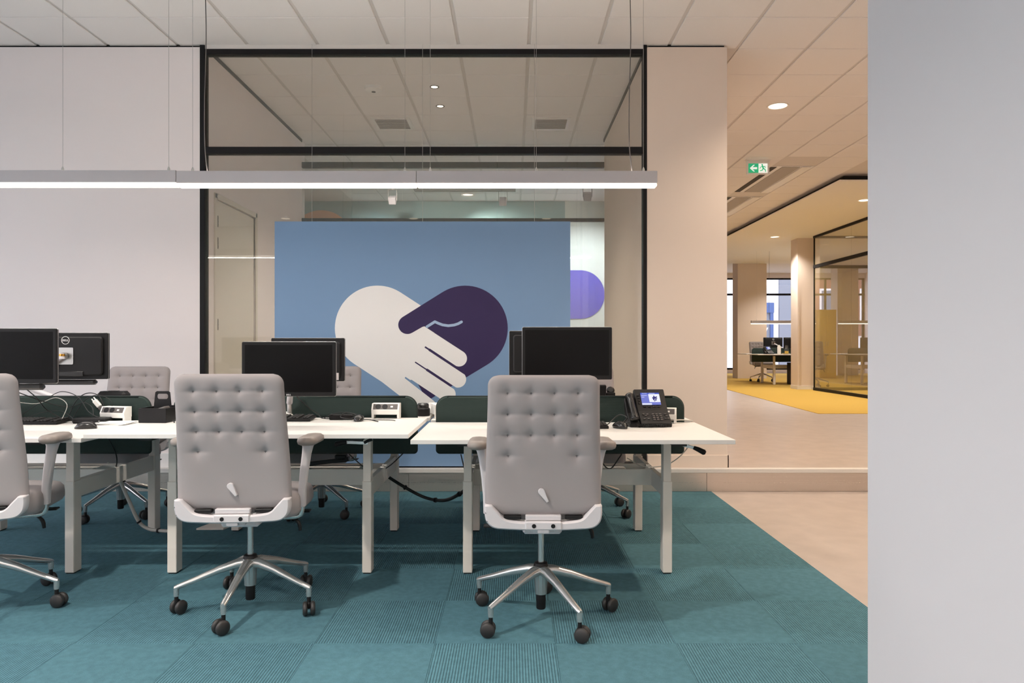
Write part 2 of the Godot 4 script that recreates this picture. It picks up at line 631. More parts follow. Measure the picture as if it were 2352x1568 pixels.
	for k in 5:
		var a := TAU * k / 5.0
		var b := Basis(Vector3.UP, a)
		var rr2 := []
		for q in [[0.018, 0.214, 0.028, 0.024], [0.06, 0.210, 0.023, 0.023], [0.14, 0.188, 0.0185, 0.019], [0.24, 0.152, 0.0155, 0.0145], [0.318, 0.126, 0.0135, 0.012], [0.330, 0.122, 0.010, 0.010]]:
			var ring := []
			for i in 12:
				var t := TAU * i / 12
				ring.append(b * Vector3(q[0], q[1] + sin(t) * q[3], cos(t) * q[2]))
			rr2.append(ring)
		rings(s, rr2)
		lathe(s, [Vector2(0.0115, 0.084), Vector2(0.0125, 0.1), Vector2(0.0125, 0.125)], 12, b * Vector3(0.32, 0, 0))
	lathe(s, [Vector2(0.0, 0.105), Vector2(0.027, 0.105), Vector2(0.031, 0.2), Vector2(0.036, 0.232), Vector2(0.0, 0.236)], 24)
	meshes.star = made(s)
	s = S()
	lathe(s, [Vector2(0.0, 0.037), Vector2(0.020, 0.037), Vector2(0.022, 0.042), Vector2(0.022, 0.106)], 20)
	meshes.foot_tube = made(s)
	s = S()
	lathe(s, [Vector2(0.034, 0.231), Vector2(0.030, 0.246), Vector2(0.022, 0.25), Vector2(0.0, 0.25)], 24)
	meshes.hub = made(s)
	# twin-wheel castor, axle along z, foot at the origin
	s = S()
	for z in [-0.0275, 0.0065]:
		lathe(s, [Vector2(0, 0), Vector2(0.025, 0.0), Vector2(0.0305, 0.004), Vector2(0.0325, 0.0105), Vector2(0.0305, 0.017), Vector2(0.025, 0.021), Vector2(0, 0.021)], 24, Vector3(0, 0.0325, z + 0.0), Basis(Vector3.RIGHT, PI / 2))
	meshes.wheels = made(s)
	s = S()
	box(s, Vector3(-0.006, 0.046, 0), Vector3(0.03, 0.03, 0.013), 0.005)
	lathe(s, [Vector2(0.009, 0.058), Vector2(0.009, 0.086)], 12, Vector3(-0.012, 0, 0))
	meshes.fork = made(s)
	# arm: pad, post, bracket (right-hand one, mirrored for the other)
	s = S()
	var pr := []
	for q in [[0.016, 0.772], [0.004, 0.778], [0.0, 0.79], [0.003, 0.803], [0.014, 0.811], [0.03, 0.813]]:
		var ring := []
		for p in rrect(0.092 - 2 * q[0], 0.25 - 2 * q[0], 0.046 - q[0] * 0.9, 8):
			ring.append(Vector3(0.285 + p.x, q[1] + p.y * -0.03, -p.y + 0.012))
		pr.append(ring)
	rings(s, pr, true, 1)
	meshes.arm_pad = made(s)
	s = S()
	var po := []
	for q in [[0.245, 0.478, 0.016, 0.024], [0.247, 0.56, 0.0165, 0.026], [0.254, 0.64, 0.0175, 0.028], [0.264, 0.72, 0.0185, 0.03], [0.270, 0.755, 0.021, 0.036], [0.274, 0.775, 0.026, 0.05]]:
		var ring := []
		for p in rrect(q[2] * 2, q[3] * 2, q[2] * 0.6, 3):
			ring.append(Vector3(q[0] + p.x, q[1], p.y + 0.02 - 0.05 * (q[1] - 0.478)))
		po.append(ring)
	rings(s, po, true, 1)
	meshes.arm_post = made(s)
	s = S()
	tube(s, smoothed([Vector3(0.08, 0.428, 0.02), Vector3(0.19, 0.428, 0.02), Vector3(0.23, 0.433, 0.02), Vector3(0.243, 0.452, 0.02), Vector3(0.246, 0.49, 0.02)]), 0.013, 10)
	meshes.arm_bracket = made(s)

func chair(at: Vector3, turn: float, base_turn: float, label: String, group: String, drop := 0.0) -> Node3D:
	if not meshes.has("backrest"):
		chair_meshes()
	var t := thing("office_chair", label, "chair", at, turn, group)
	var back := node("backrest", meshes.backrest, M.chair_fabric, t)
	node("tuft_stitches", meshes.stitches, M.stitch, back).set_meta("kind", "stuff")
	node("recline_lever", meshes.lever, M.light_plastic, back)
	var fr := node("back_frame", meshes.back_frame, M.light_plastic, t)
	for x in [-0.04, 0.04]:
		node("screw_cap", meshes.screw_cap, M.black_plastic, fr, Vector3(x, 0, 0))
	for x in [-0.13, 0.13]:
		node("slot_block", meshes.slot_block, M.black_plastic, fr, Vector3(x, 0, 0))
	node("seat", meshes.seat, M.chair_fabric, t)
	var mech := node("seat_mechanism", meshes.mechanism, M.light_plastic, t)
	node("height_lever", meshes.lever_down, M.black_plastic, mech)
	node("tension_lever", meshes.lever_flat, M.black_plastic, mech)
	node("tension_lever", meshes.lever_flat, M.black_plastic, mech, Vector3(0, 0, -0.04), Basis(Vector3.UP, PI))
	node("gas_column", meshes.column, M.chrome, t)
	var base := node("star_base", meshes.star, M.chrome, t, Vector3.ZERO, Basis(Vector3.UP, base_turn - turn))
	node("hub_cap", meshes.hub, M.black_plastic, base)
	node("column_tube", meshes.foot_tube, M.black_plastic, base)
	for k in 5:
		var a := TAU * k / 5.0
		var spin := a * 2.3 + base_turn * 3.0
		var hold := node("castor", meshes.wheels, M.wheel_rubber, base, Basis(Vector3.UP, a) * Vector3(0.32, 0, 0) + Basis(Vector3.UP, spin) * Vector3(0.012, 0, 0), Basis(Vector3.UP, spin))
		node("castor_fork", meshes.fork, M.black_plastic, base, hold.position, hold.basis)
	for m in [1.0, -1.0]:
		var post := node("arm_post", meshes.arm_post if m > 0 else mirrored("arm_post"), M.light_plastic, t)
		node("arm_pad", meshes.arm_pad if m > 0 else mirrored("arm_pad"), M.arm_grey, post)
		node("arm_bracket", meshes.arm_bracket if m > 0 else mirrored("arm_bracket"), M.chrome, post)
	# the gas column sets how high the seat, the back and the arms stand
	for p in t.get_children():
		if not p.name.begins_with("star_base"):
			p.position.y -= drop
	return t

func mirrored(key: String) -> ArrayMesh:
	if not meshes.has(key + "_other"):
		var a: Array = meshes[key].surface_get_arrays(0)
		var v: PackedVector3Array = a[Mesh.ARRAY_VERTEX]
		var n: PackedVector3Array = a[Mesh.ARRAY_NORMAL]
		var idx: PackedInt32Array = a[Mesh.ARRAY_INDEX]
		for i in v.size():
			v[i].x = -v[i].x
			n[i].x = -n[i].x
		for i in range(0, idx.size(), 3):
			var t := idx[i + 1]
			idx[i + 1] = idx[i + 2]
			idx[i + 2] = t
		var b := []
		b.resize(Mesh.ARRAY_MAX)
		b[Mesh.ARRAY_VERTEX] = v
		b[Mesh.ARRAY_NORMAL] = n
		b[Mesh.ARRAY_INDEX] = idx
		var m := ArrayMesh.new()
		m.add_surface_from_arrays(Mesh.PRIMITIVE_TRIANGLES, b)
		meshes[key + "_other"] = m
	return meshes[key + "_other"]

# ---------------------------------------------------------------- desks
# two facing desks on one frame; x0 left end, y top of the near and of the far desk, d0 near edge, fl floor height
func double_desk(x0: float, near_y: float, far_y: float, d0: float, label: String, group: String, legs: Array, screen: Array, fl := 0.0) -> Node3D:
	var t := thing("double_desk", label, "desk", V(x0 + 0.8, fl, d0 + 0.845), 0, group)
	var o := Vector3(-(x0 + 0.8), 0, d0 + 0.845)   # from x, y, d to the desk's own axes
	var ys := [near_y, far_y]
	for k in 2:
		var da: float = d0 if k == 0 else d0 + 0.89
		var s := S()
		box(s, o + V(x0 + 0.8, ys[k] - 0.011, da + 0.4), Vector3(1.6, 0.022, 0.8), 0.0015)
		part("desk_top", s, M.desk_white, t)
		var dl: float = d0 + 0.385 if k == 0 else d0 + 1.275
		s = S()
		span2(s, o, legs[0] - 0.03, legs[1] + 0.03, ys[k] - 0.052, ys[k] - 0.022, dl - 0.05, dl + 0.05)
		for x in legs:
			span2(s, o, x - 0.035, x + 0.035, ys[k] - 0.04, ys[k] - 0.022, da + 0.06, da + 0.72)
		part("support_rail", s, M.dark_rail, t)
		for x in legs:
			s = S()
			span2(s, o, x - 0.025, x + 0.025, 0.006, 0.50, dl - 0.036, dl + 0.036, 0.003)
			var leg := part("leg", s, M.desk_frame, t)
			s = S()
			span2(s, o, x - 0.021, x + 0.021, 0.49, ys[k] - 0.04, dl - 0.030, dl + 0.030, 0.002)
			part("inner_column", s, M.desk_frame, leg)
			s = S()
			span2(s, o, x - 0.02, x + 0.02, 0.0, 0.007, dl - 0.03, dl + 0.03)
			part("glide", s, M.black_plastic, leg)
	for x in legs:
		var s := S()
		span2(s, o, x - 0.014, x + 0.014, 0.405, 0.50, d0 + 0.42, d0 + 1.24, 0.002)
		part("crossbar", s, M.desk_frame, t)
	for d in [d0 + 0.745, d0 + 0.945]:
		var s := S()
		span2(s, o, legs[0], legs[1], 0.405, 0.50, d - 0.009, d + 0.009, 0.002)
		part("beam", s, M.desk_frame, t)
	var s := S()
	span2(s, o, legs[0] + 0.15, legs[1] - 0.15, 0.485, 0.488, d0 + 0.755, d0 + 0.935)
	part("cable_tray", s, M.desk_frame, t)
	# the screen between the two desks: x from, x to, bottom, top
	s = S()
	var w: float = screen[1] - screen[0]
	var h: float = screen[3] - screen[2]
	var mid := o + V((screen[0] + screen[1]) / 2, (screen[2] + screen[3]) / 2, d0 + 0.845)
	prism(s, rrect(w, h, 0.07, 8, 0.02), -0.016, 0.016, mid, Basis(), 0.007, 1)
	var sc := part("privacy_screen", s, M.screen_fabric, t)
	s = S()
	var loop := []
	for p in rrect(w + 0.003, h + 0.003, 0.0715, 8, 0.0215):
		loop.append(mid + Vector3(p.x, p.y, 0))
	loop.append(loop[0])
	tube(s, loop, 0.0035, 6)
	part("screen_piping", s, M.piping, sc)
	return t

func span2(s: SurfaceTool, o: Vector3, x0: float, x1: float, y0: float, y1: float, d0: float, d1: float, ch := 0.0) -> void:
	box(s, o + Vector3((x0 + x1) / 2, (y0 + y1) / 2, -(d0 + d1) / 2), Vector3(absf(x1 - x0), absf(y1 - y0), absf(d1 - d0)), ch)

func crank(desk: Node3D, at: Vector3, reach: Vector3) -> void:
	var c := desk.to_local(at) if desk.is_inside_tree() else at - desk.position
	var s := S()
	var along := reach.normalized()
	var b := Basis(along, Vector3.UP, along.cross(Vector3.UP).normalized()).orthonormalized()
	box(s, c + reach * 0.5, Vector3(reach.length(), 0.016, 0.006), 0.001, b)
	var bar := part("crank_arm", s, M.chrome, desk)
	s = S()
	var e := c + reach
	tube(s, [e - along * 0.005, e + along * 0.02 + Vector3(0, -0.004, 0), e + along * 0.05 + Vector3(0, -0.012, 0), e + along * 0.058 + Vector3(0, -0.014, 0)], [0.010, 0.013, 0.015, 0.008], 12)
	part("crank_knob", s, M.black_plastic, bar)
	s = S()
	tube(s, [c - along * 0.02 + Vector3(0, 0.02, 0), c + Vector3(0, 0.012, 0), c + along * 0.02], 0.008, 8)
	part("crank_pivot", s, M.black_plastic, bar)

# ---------------------------------------------------------------- monitors
func word(text: String, size: float, parent: Node, m: Material, at: Vector3, b := Basis(), called := "lettering") -> void:
	var tm := TextMesh.new()
	var f := SystemFont.new()
	f.font_names = PackedStringArray(["Droid Sans"])
	f.font_weight = 700
	tm.font = f
	tm.text = text
	tm.font_size = 32
	tm.pixel_size = size / 32.0
	tm.depth = 0.0008
	tm.curve_step = 1.0
	node(called, tm, m, parent, at, b)

# centre of the screen at `at`, facing +z before the turn
func monitor(at: Vector3, turn: float, label: String, group: String, bar := false, w := 0.508, h := 0.297) -> Node3D:
	var t := thing("computer_monitor", label, "monitor", at, turn, group)
	var s := S()
	prism(s, rrect(w, h, 0.008, 4), -0.022, 0.006, Vector3.ZERO, Basis(), 0.003)
	prism(s, rrect(w - 0.05, h - 0.05, 0.02, 4), -0.042, -0.02, Vector3.ZERO, Basis(), 0.008)
	var body := part("housing", s, M.black_plastic, t)
	s = S()
	var rim := []
	for p in rrect(w, h, 0.008, 4):
		rim.append(Vector3(p.x, p.y, -0.012))
	rim.append(rim[0])
	tube(s, rim, 0.0016, 6)
	part("silver_edge", s, M.aluminium, body)
	s = S()
	prism(s, rrect(w - 0.034, h - 0.04, 0.002, 2), 0.0055, 0.0068, Vector3(0, 0.003, 0))
	part("screen", s, M.screen_off, t)
	word("DELL", 0.011, t, M.silver_print, Vector3(0, -h / 2 + 0.009, 0.0064))
	s = S()
	var ring := []
	for i in 33:
		ring.append(Vector3(cos(TAU * i / 32) * 0.024, 0.1 + sin(TAU * i / 32) * 0.024, -0.0425))
	tube(s, ring, 0.0017, 6)
	var badge := part("round_badge", s, M.silver_print, t)
	word("DELL", 0.017, badge, M.silver_print, Vector3(0, 0.1, -0.0424), Basis(Vector3.UP, PI))
	s = S()
	prism(s, rrect(0.1, 0.108, 0.008, 3), -0.046, -0.042, Vector3(0, 0, 0))
	part("mounting_plate", s, M.aluminium, t)
	s = S()
	for q in [[0, 0.02, 0.0], [0.03, -0.028, 0.0]]:
		lathe(s, [Vector2(0.022, -0.03), Vector2(0.022, 0.0), Vector2(0.0, 0.0)], 16, Vector3(0, 0, -0.05) + Vector3(q[0] * 0.0, 0, 0), Basis(Vector3.RIGHT, PI / 2))
	lathe(s, [Vector2(0, -0.03), Vector2(0.016, -0.03), Vector2(0.02, -0.015), Vector2(0.02, 0.0), Vector2(0, 0)], 16, Vector3(0, 0, -0.046), Basis(Vector3.RIGHT, PI / 2).inverse())
	part("tilt_joint", s, M.chrome, t)
	s = S()
	box(s, Vector3(-0.012, -h / 2 + 0.035, -0.043), Vector3(0.2, 0.03, 0.012), 0.003)
	part("connector_panel", s, M.black_gloss, t)
	if bar:
		s = S()
		box(s, Vector3(0.0, -h / 2 - 0.02, -0.012), Vector3(0.36, 0.034, 0.045), 0.012)
		part("sound_bar", s, M.black_gloss, t)
	return t

# arm from a clamp on the desk to the joint behind a monitor
func monitor_arm(foot: Vector3, elbow: Vector3, tip: Vector3, label: String, group: String) -> void:
	var t := thing("monitor_arm", label, "monitor arm", foot, 0, group)
	var e := elbow - foot
	var p := tip - foot
	var s := S()
	lathe(s, [Vector2(0, 0), Vector2(0.032, 0), Vector2(0.032, 0.012), Vector2(0.016, 0.016), Vector2(0.016, 0.10), Vector2(0, 0.10)], 20)
	part("clamp_post", s, M.aluminium, t)
	s = S()
	tube(s, [Vector3(0, 0.09, 0), e], [0.018, 0.015], 10)
	lathe(s, [Vector2(0, -0.022), Vector2(0.022, -0.022), Vector2(0.022, 0.022), Vector2(0, 0.022)], 16, e)
	part("lower_arm", s, M.light_plastic, t)
	s = S()
	tube(s, [e, p], [0.016, 0.013], 10)
	lathe(s, [Vector2(0, -0.018), Vector2(0.018, -0.018), Vector2(0.018, 0.018), Vector2(0, 0.018)], 16, p)
	part("upper_arm", s, M.light_plastic, t)
	s = S()
	tube(s, [p + Vector3(0, 0.0, 0), p + Vector3(0, 0.014, 0.0)], 0.019, 12)
	part("copper_collar", s, M.copper, t)

# ---------------------------------------------------------------- small things on desks
func power_box(at: Vector3, turn: float, label: String) -> void:
	var t := thing("power_box", label, "power outlet", at, turn, "white socket boxes on the desk edges")
	var s := S()
	var side := PackedVector2Array([Vector2(-0.028, 0.026), Vector2(0.034, 0.022), Vector2(0.040, 0.05), Vector2(0.020, 0.088), Vector2(-0.028, 0.088)])
	var b := Basis(Vector3.UP, PI / 2)
	# cross-section in z, y drawn along x
	var q := PackedVector2Array()
	for p in side:
		q.append(Vector2(-p.x, p.y))
	prism(s, q, -0.083, 0.083, Vector3.ZERO, b, 0.002)
	for x in [-0.076, 0.076]:
		box(s, Vector3(x, 0.013, 0.004), Vector3(0.014, 0.027, 0.058), 0.001)
	part("casing", s, M.white_plastic, t)
	var tilt := Basis(Vector3.RIGHT, -atan2(0.02, 0.038))
	var c := Vector3(0, 0.0685, 0.0305)
	s = S()
	box(s, c, Vector3(0.146, 0.034, 0.002), 0.0, tilt)
	var plate := part("socket_plate", s, M.socket_grey, t)
	for x in [-0.043, -0.003]:
		s = S()
		lathe(s, [Vector2(0, 0), Vector2(0.0165, 0.0), Vector2(0.0165, 0.002), Vector2(0, 0.002)], 20, c + tilt * Vector3(x, 0, 0.0), tilt * Basis(Vector3.RIGHT, PI / 2))
		part("socket", s, M.black_plastic, plate)
	s = S()
	box(s, c + tilt * Vector3(0.038, 0, 0.001), Vector3(0.014, 0.010, 0.003), 0.0, tilt)
	part("data_port", s, M.white_plastic, plate)

func keyboard(at: Vector3, turn: float, label: String, group: String) -> void:
	if not meshes.has("keys"):
		var s := S()
		box(s, Vector3(0, 0.012, 0), Vector3(0.44, 0.016, 0.135), 0.003, Basis(Vector3.RIGHT, 0.06))
		meshes.key_body = made(s)
		s = S()
		for row in 6:
			for k in 22:
				if k in [15, 19] or (row == 5 and k > 3 and k < 9):
					continue
				box(s, Vector3(-0.2 + k * 0.0191, 0.024 + (2.5 - row) * 0.0012, -0.053 + row * 0.021), Vector3(0.0155, 0.008, 0.0165), 0.002, Basis(Vector3.RIGHT, 0.06))
			if row == 5:
				box(s, Vector3(-0.2 + 6 * 0.0191, 0.0212, 0.052), Vector3(0.09, 0.008, 0.0165), 0.002, Basis(Vector3.RIGHT, 0.06))
		meshes.keys = made(s)
	var t := thing("keyboard", label, "keyboard", at, turn, group)
	node("body", meshes.key_body, M.black_plastic, t)
	node("keys", meshes.keys, M.wheel_rubber, t).set_meta("kind", "stuff")

func mouse(at: Vector3, turn: float, label: String, m: Material, group := "computer mice") -> void:
	if not meshes.has("mouse_body"):
		var s := S()
		var rr := []
		for j in 9:
			var z := -0.055 + 0.11 * j / 8.0
			var f := sqrt(maxf(0.02, 1.0 - pow(absf(z) / 0.0565, 2.6)))
			var hgt := 0.040 * pow(f, 0.8) * (1.0 - 0.25 * smoothstep(0.0, -0.055, z))
			var ring := []
			for i in 16:
				var a := TAU * i / 16
				ring.append(Vector3(cos(a) * 0.031 * f, maxf(0.001, 0.4 * hgt + sin(a) * 0.62 * hgt), z))
			rr.append(ring)
		rings(s, rr)
		meshes.mouse_body = made(s)
		s = S()
		lathe(s, [Vector2(0, -0.0035), Vector2(0.011, -0.0035), Vector2(0.0115, 0.0), Vector2(0.011, 0.0035), Vector2(0, 0.0035)], 16, Vector3(0, 0.020, -0.034), Basis(Vector3.BACK, PI / 2))
		meshes.mouse_wheel = made(s)
	var t := thing("computer_mouse", label, "mouse", at, turn, group)
	node("body", meshes.mouse_body, m, t)
	node("scroll_wheel", meshes.mouse_wheel, M.wheel_rubber, t)

func cable(called: String, label: String, pts: Array, r: float, m: Material, group := "loose cables", category := "cable") -> MeshInstance3D:
	var s := S()
	var at: Vector3 = pts[0]
	var q := []
	for p in pts:
		q.append(p - at)
	tube(s, smoothed(q), r, 6)
	var o := node(numbered(called), made(s), m, self, at)
	o.set_meta("label", label)
	o.set_meta("category", category)
	if group != "":
		o.set_meta("group", group)
	return o

func coil(from: Vector3, to: Vector3, turns: int, r: float) -> Array:
	var q := []
	var along := (to - from).normalized()
	var w := along.cross(Vector3.UP).normalized()
	for i in turns * 8 + 1:
		var f := float(i) / (turns * 8)
		q.append(from.lerp(to, f) + (Vector3.UP * cos(TAU * i / 8.0) + w * sin(TAU * i / 8.0)) * r)
	return q

func phone_picture() -> ImageTexture:
	var im := Image.create(96, 72, false, Image.FORMAT_RGB8)
	im.fill(c8(112, 122, 205))
	im.fill_rect(Rect2i(0, 0, 96, 8), c8(62, 84, 190))
	im.fill_rect(Rect2i(40, 8, 56, 48), c8(240, 242, 255))
	im.fill_rect(Rect2i(0, 62, 50, 10), c8(226, 230, 250))
	im.fill_rect(Rect2i(8, 2, 26, 3), c8(190, 200, 240))
	im.fill_rect(Rect2i(44, 2, 30, 3), c8(200, 210, 245))
	im.fill_rect(Rect2i(4, 14, 28, 4), c8(190, 196, 235))
	im.fill_rect(Rect2i(4, 24, 14, 4), c8(190, 196, 235))
	for q in [[64, 18, 6, 8], [58, 26, 10, 10], [66, 24, 12, 12], [74, 30, 8, 6], [60, 36, 8, 8], [70, 38, 8, 8], [78, 22, 5, 5], [64, 46, 6, 5]]:
		im.fill_rect(Rect2i(q[0], q[1], q[2], q[3]), c8(44, 44, 120))
	return ImageTexture.create_from_image(im)

func desk_phone(at: Vector3, turn: float, label: String, lit := true) -> void:
	var t := thing("desk_phone", label, "telephone", at, turn, "desk telephones")
	# side profile in z (towards the user +), y
	var q := PackedVector2Array([Vector2(0.085, 0.0), Vector2(0.09, 0.022), Vector2(0.012, 0.085), Vector2(-0.075, 0.205), Vector2(-0.092, 0.198), Vector2(-0.05, 0.03), Vector2(-0.05, 0.0)])
	for i in q.size():
		q[i].x = -q[i].x
	var b := Basis(Vector3.UP, PI / 2)
	var s := S()
	prism(s, q, -0.045, 0.135, Vector3.ZERO, b, 0.004)
	var body := part("body", s, M.black_plastic, t)
	# cradle side
	var q2 := PackedVector2Array([Vector2(0.075, 0.0), Vector2(0.075, 0.02), Vector2(0.0, 0.075), Vector2(-0.06, 0.155), Vector2(-0.07, 0.15), Vector2(-0.04, 0.03), Vector2(-0.04, 0.0)])
	for i in q2.size():
		q2[i].x = -q2[i].x
	s = S()
	prism(s, q2, -0.105, -0.045, Vector3.ZERO, b, 0.004)
	part("cradle", s, M.black_plastic, t)
	# screen and keys lie on the two slopes
	var up_a := Vector3(0, 0.12, -0.087).normalized()
	var b1 := Basis(Vector3.RIGHT, up_a, Vector3.RIGHT.cross(up_a))
	var c1 := Vector3(0.045, 0.151, -0.035)
	s = S()
	s.set_smooth_group(-1)
	var w := 0.056
	var h := 0.041
	var z := b1.z * 0.0035
	var pts := [[-w, -h, 0, 1], [w, -h, 1, 1], [w, h, 1, 0], [-w, h, 0, 0]]
	for k in [0, 2, 1, 0, 3, 2]:
		s.set_uv(Vector2(pts[k][2], pts[k][3]))
		s.add_vertex(c1 + z + b1 * Vector3(pts[k][0], pts[k][1], 0))
	if lit:
		if not M.has("phone_display"):
			var d := mat("phone_display", Color.BLACK, 0.2)
			d.emission_enabled = true
			d.emission = Color.BLACK
			d.emission_texture = phone_picture()
			d.emission_energy_multiplier = 0.95
		part("display_screen", s, M.phone_display, t)
	else:
		part("display_screen", s, M.screen_off, t)
	s = S()
	for k in 4:
		box(s, c1 + b1 * Vector3(-0.069, 0.026 - k * 0.018, 0.004), Vector3(0.014, 0.009, 0.005), 0.002, b1)
		box(s, c1 + b1 * Vector3(-0.042 + k * 0.028, -0.052, 0.004), Vector3(0.019, 0.007, 0.005), 0.002, b1)
	part("soft_keys", s, M.black_gloss, body)
	var up_k := Vector3(0, 0.063, -0.078).normalized()
	var b2 := Basis(Vector3.RIGHT, up_k, Vector3.RIGHT.cross(up_k))
	var c2 := Vector3(0.045, 0.0545, 0.050)
	for row in 4:
		for k in 3:
			s = S()
			box(s, c2 + b2 * Vector3(-0.006 + k * 0.021, 0.022 - row * 0.0145, 0.003), Vector3(0.015, 0.009, 0.007), 0.003, b2)
			part("dial_key", s, M.socket_grey, body)
	for p in [[-0.062, 0.022], [-0.038, 0.022], [-0.05, 0.01], [-0.062, -0.015], [-0.038, -0.015], [0.066, 0.022], [0.062, -0.013], [0.078, -0.013], [0.07, 0.006]]:
		s = S()
		box(s, c2 + b2 * Vector3(p[0], p[1], 0.003), Vector3(0.014, 0.008, 0.007), 0.003, b2)
		part("function_key", s, M.socket_grey, body)
	# handset along the slope on the cradle
	s = S()
	var hs := smoothed([Vector3(-0.075, 0.038, 0.072), Vector3(-0.076, 0.075, 0.05), Vector3(-0.078, 0.115, 0.016), Vector3(-0.078, 0.15, -0.018), Vector3(-0.078, 0.172, -0.05)], 4)
	var rad := []
	for i in hs.size():
		var f := absf(float(i) / (hs.size() - 1) - 0.5) * 2.0
		rad.append(0.019 + 0.008 * smoothstep(0.5, 0.85, f) - 0.01 * smoothstep(0.9, 1.0, f))
	tube(s, hs, rad, 12)
	var hsn := part("handset", s, M.black_gloss, t)
	s = S()
	tube(s, coil(Vector3(-0.07, 0.012, 0.085), Vector3(0.0, 0.011, 0.10), 9, 0.0065), 0.0022, 5)
	tube(s, coil(Vector3(0.0, 0.011, 0.10), Vector3(0.10, 0.011, 0.095), 12, 0.0065), 0.0022, 5)
	part("coiled_cord", s, M.cord_black, hsn)

# ---------------------------------------------------------------- the scene
func _ready() -> void:
	var cam := Camera3D.new()
	cam.name = "camera"
	add_child(cam)
	cam.position = Vector3(0, 1.242, 0)
	cam.projection = Camera3D.PROJECTION_FRUSTUM
	cam.near = 0.05
	cam.far = 200.0
	cam.size = 0.05 * 1568.0 / 1660.0
	cam.frustum_offset = Vector2(0, 0.05 * 6.0 / 1660.0)
	cam.current = true
	var env := Environment.new()
	env.background_mode = Environment.BG_SKY
	var sky := ProceduralSkyMaterial.new()
	sky.sky_top_color = Color(0.93, 0.93, 0.98)
	sky.sky_horizon_color = Color(0.97, 0.96, 0.98)
	sky.ground_horizon_color = Color(0.7, 0.7, 0.72)
	sky.ground_bottom_color = Color(0.5, 0.5, 0.52)
	sky.energy_multiplier = 4.6
	env.sky = Sky.new()
	env.sky.sky_material = sky
	env.tonemap_mode = Environment.TONE_MAPPER_LINEAR
	env.tonemap_exposure = 1.06
	env.sdfgi_enabled = true
	env.ssao_enabled = true
	env.ssil_enabled = true
	var we := WorldEnvironment.new()
	we.name = "surroundings"
	we.environment = env
	add_child(we)
	materials()
	lamps()
	shell()
	ceiling_tiles()
	glass_room()
	mural()
	corridor()
	outdoors()
	benches()
	chairs()
	desk_things()

const PENDANT_LIGHT := Color(1.0, 0.97, 0.93)
const WARM := Color(1.0, 0.915, 0.815)
const NEUTRAL := Color(1.0, 0.965, 0.925)

func lamps() -> void:
	var names := ["white linear pendant lamp cut off by the left edge of the photo", "middle white linear pendant lamp hanging before the wall corner", "white linear pendant lamp whose free end hangs before the column"]
	var ends := [-3.485, -2.03, -0.578, 0.88]
	var wires := [[-2.735, -2.09], [-1.944, -0.652], [-0.498, 0.148, 0.80]]
	var cords := [-99.0, -1.866, 0.719]
	for k in 3:
		pendant(ends[k], ends[k + 1], 2.196 + (0.004 if k == 0 else 0.0), 4.40, 1.12, PENDANT_LIGHT, names[k], wires[k], cords[k], 3.795)
	down_light(V(2.85, 3.793, 7.75), 5.0, WARM, "round downlight in the corridor ceiling above the column", 0.095, 65.0)
	down_light(V(2.85, 3.793, 5.5), 5.0, WARM, "round downlight in the ceiling hidden behind the near pillar", 0.09, 65.0)
	down_light(V(2.85, 3.793, 3.25), 6.5, WARM, "round downlight over the beige floor beside the carpet", 0.09, 65.0)
	down_light(V(-2.0, 3.793, 1.55), 11.0, NEUTRAL, "round downlight above the near chairs, out of the picture", 0.09, 65.0)
	down_light(V(-4.6, 3.793, 1.55), 9.0, NEUTRAL, "added downlight near the side windows, out of view", 0.09, 65.0)  # added lamp out of view, brightens the left side
	for x in [-4.6, -2.0, 0.7, 2.85, 5.4]:  # lamps behind the camera, added as fill for the whole room
		down_light(V(x, 3.793, -2.3), 10.0, NEUTRAL, "added fill downlight washing the rear wall, %s" % {-4.6: "nearest the street windows", -2.0: "second from the street windows", 0.7: "third from the street windows", 2.85: "fourth from the street windows", 5.4: "farthest from the street windows"}[x], 0.09, 70.0)
	down_light(V(6.0, 3.793, 3.25), 6.0, WARM, "unseen round downlight lighting the beige floor far right of the pillar", 0.09, 65.0)  # out of view, lights the beige floor at the right
	down_light(V(6.0, 3.793, 7.75), 6.0, WARM, "unseen round downlight lighting the corridor right of the pillar", 0.09, 65.0)  # out of view, lights the corridor from the right
	down_light(V(6.0, 3.689, 12.3), 8.0, NEUTRAL, "round downlight in the lowered ceiling, half hidden by the near pillar", 0.09, 65.0)
	down_light(V(6.0, 3.689, 16.5), 8.0, NEUTRAL, "round downlight in the lowered ceiling beside the far column", 0.09, 65.0)
	down_light(V(2.85, 3.793, 13.0), 6.5, WARM, "round downlight in the corridor ceiling hidden behind the column", 0.09, 65.0)
	down_light(V(7.7, 3.689, 15.0), 6.0, NEUTRAL, "round downlight inside the yellow tinted glass box", 0.09, 65.0)
	down_light(V(8.35, 3.689, 20.5), 7.0, NEUTRAL, "added downlight in the lowered ceiling, hidden behind the far column", 0.09, 65.0)  # added lamp, hidden from view, brightens the far desks

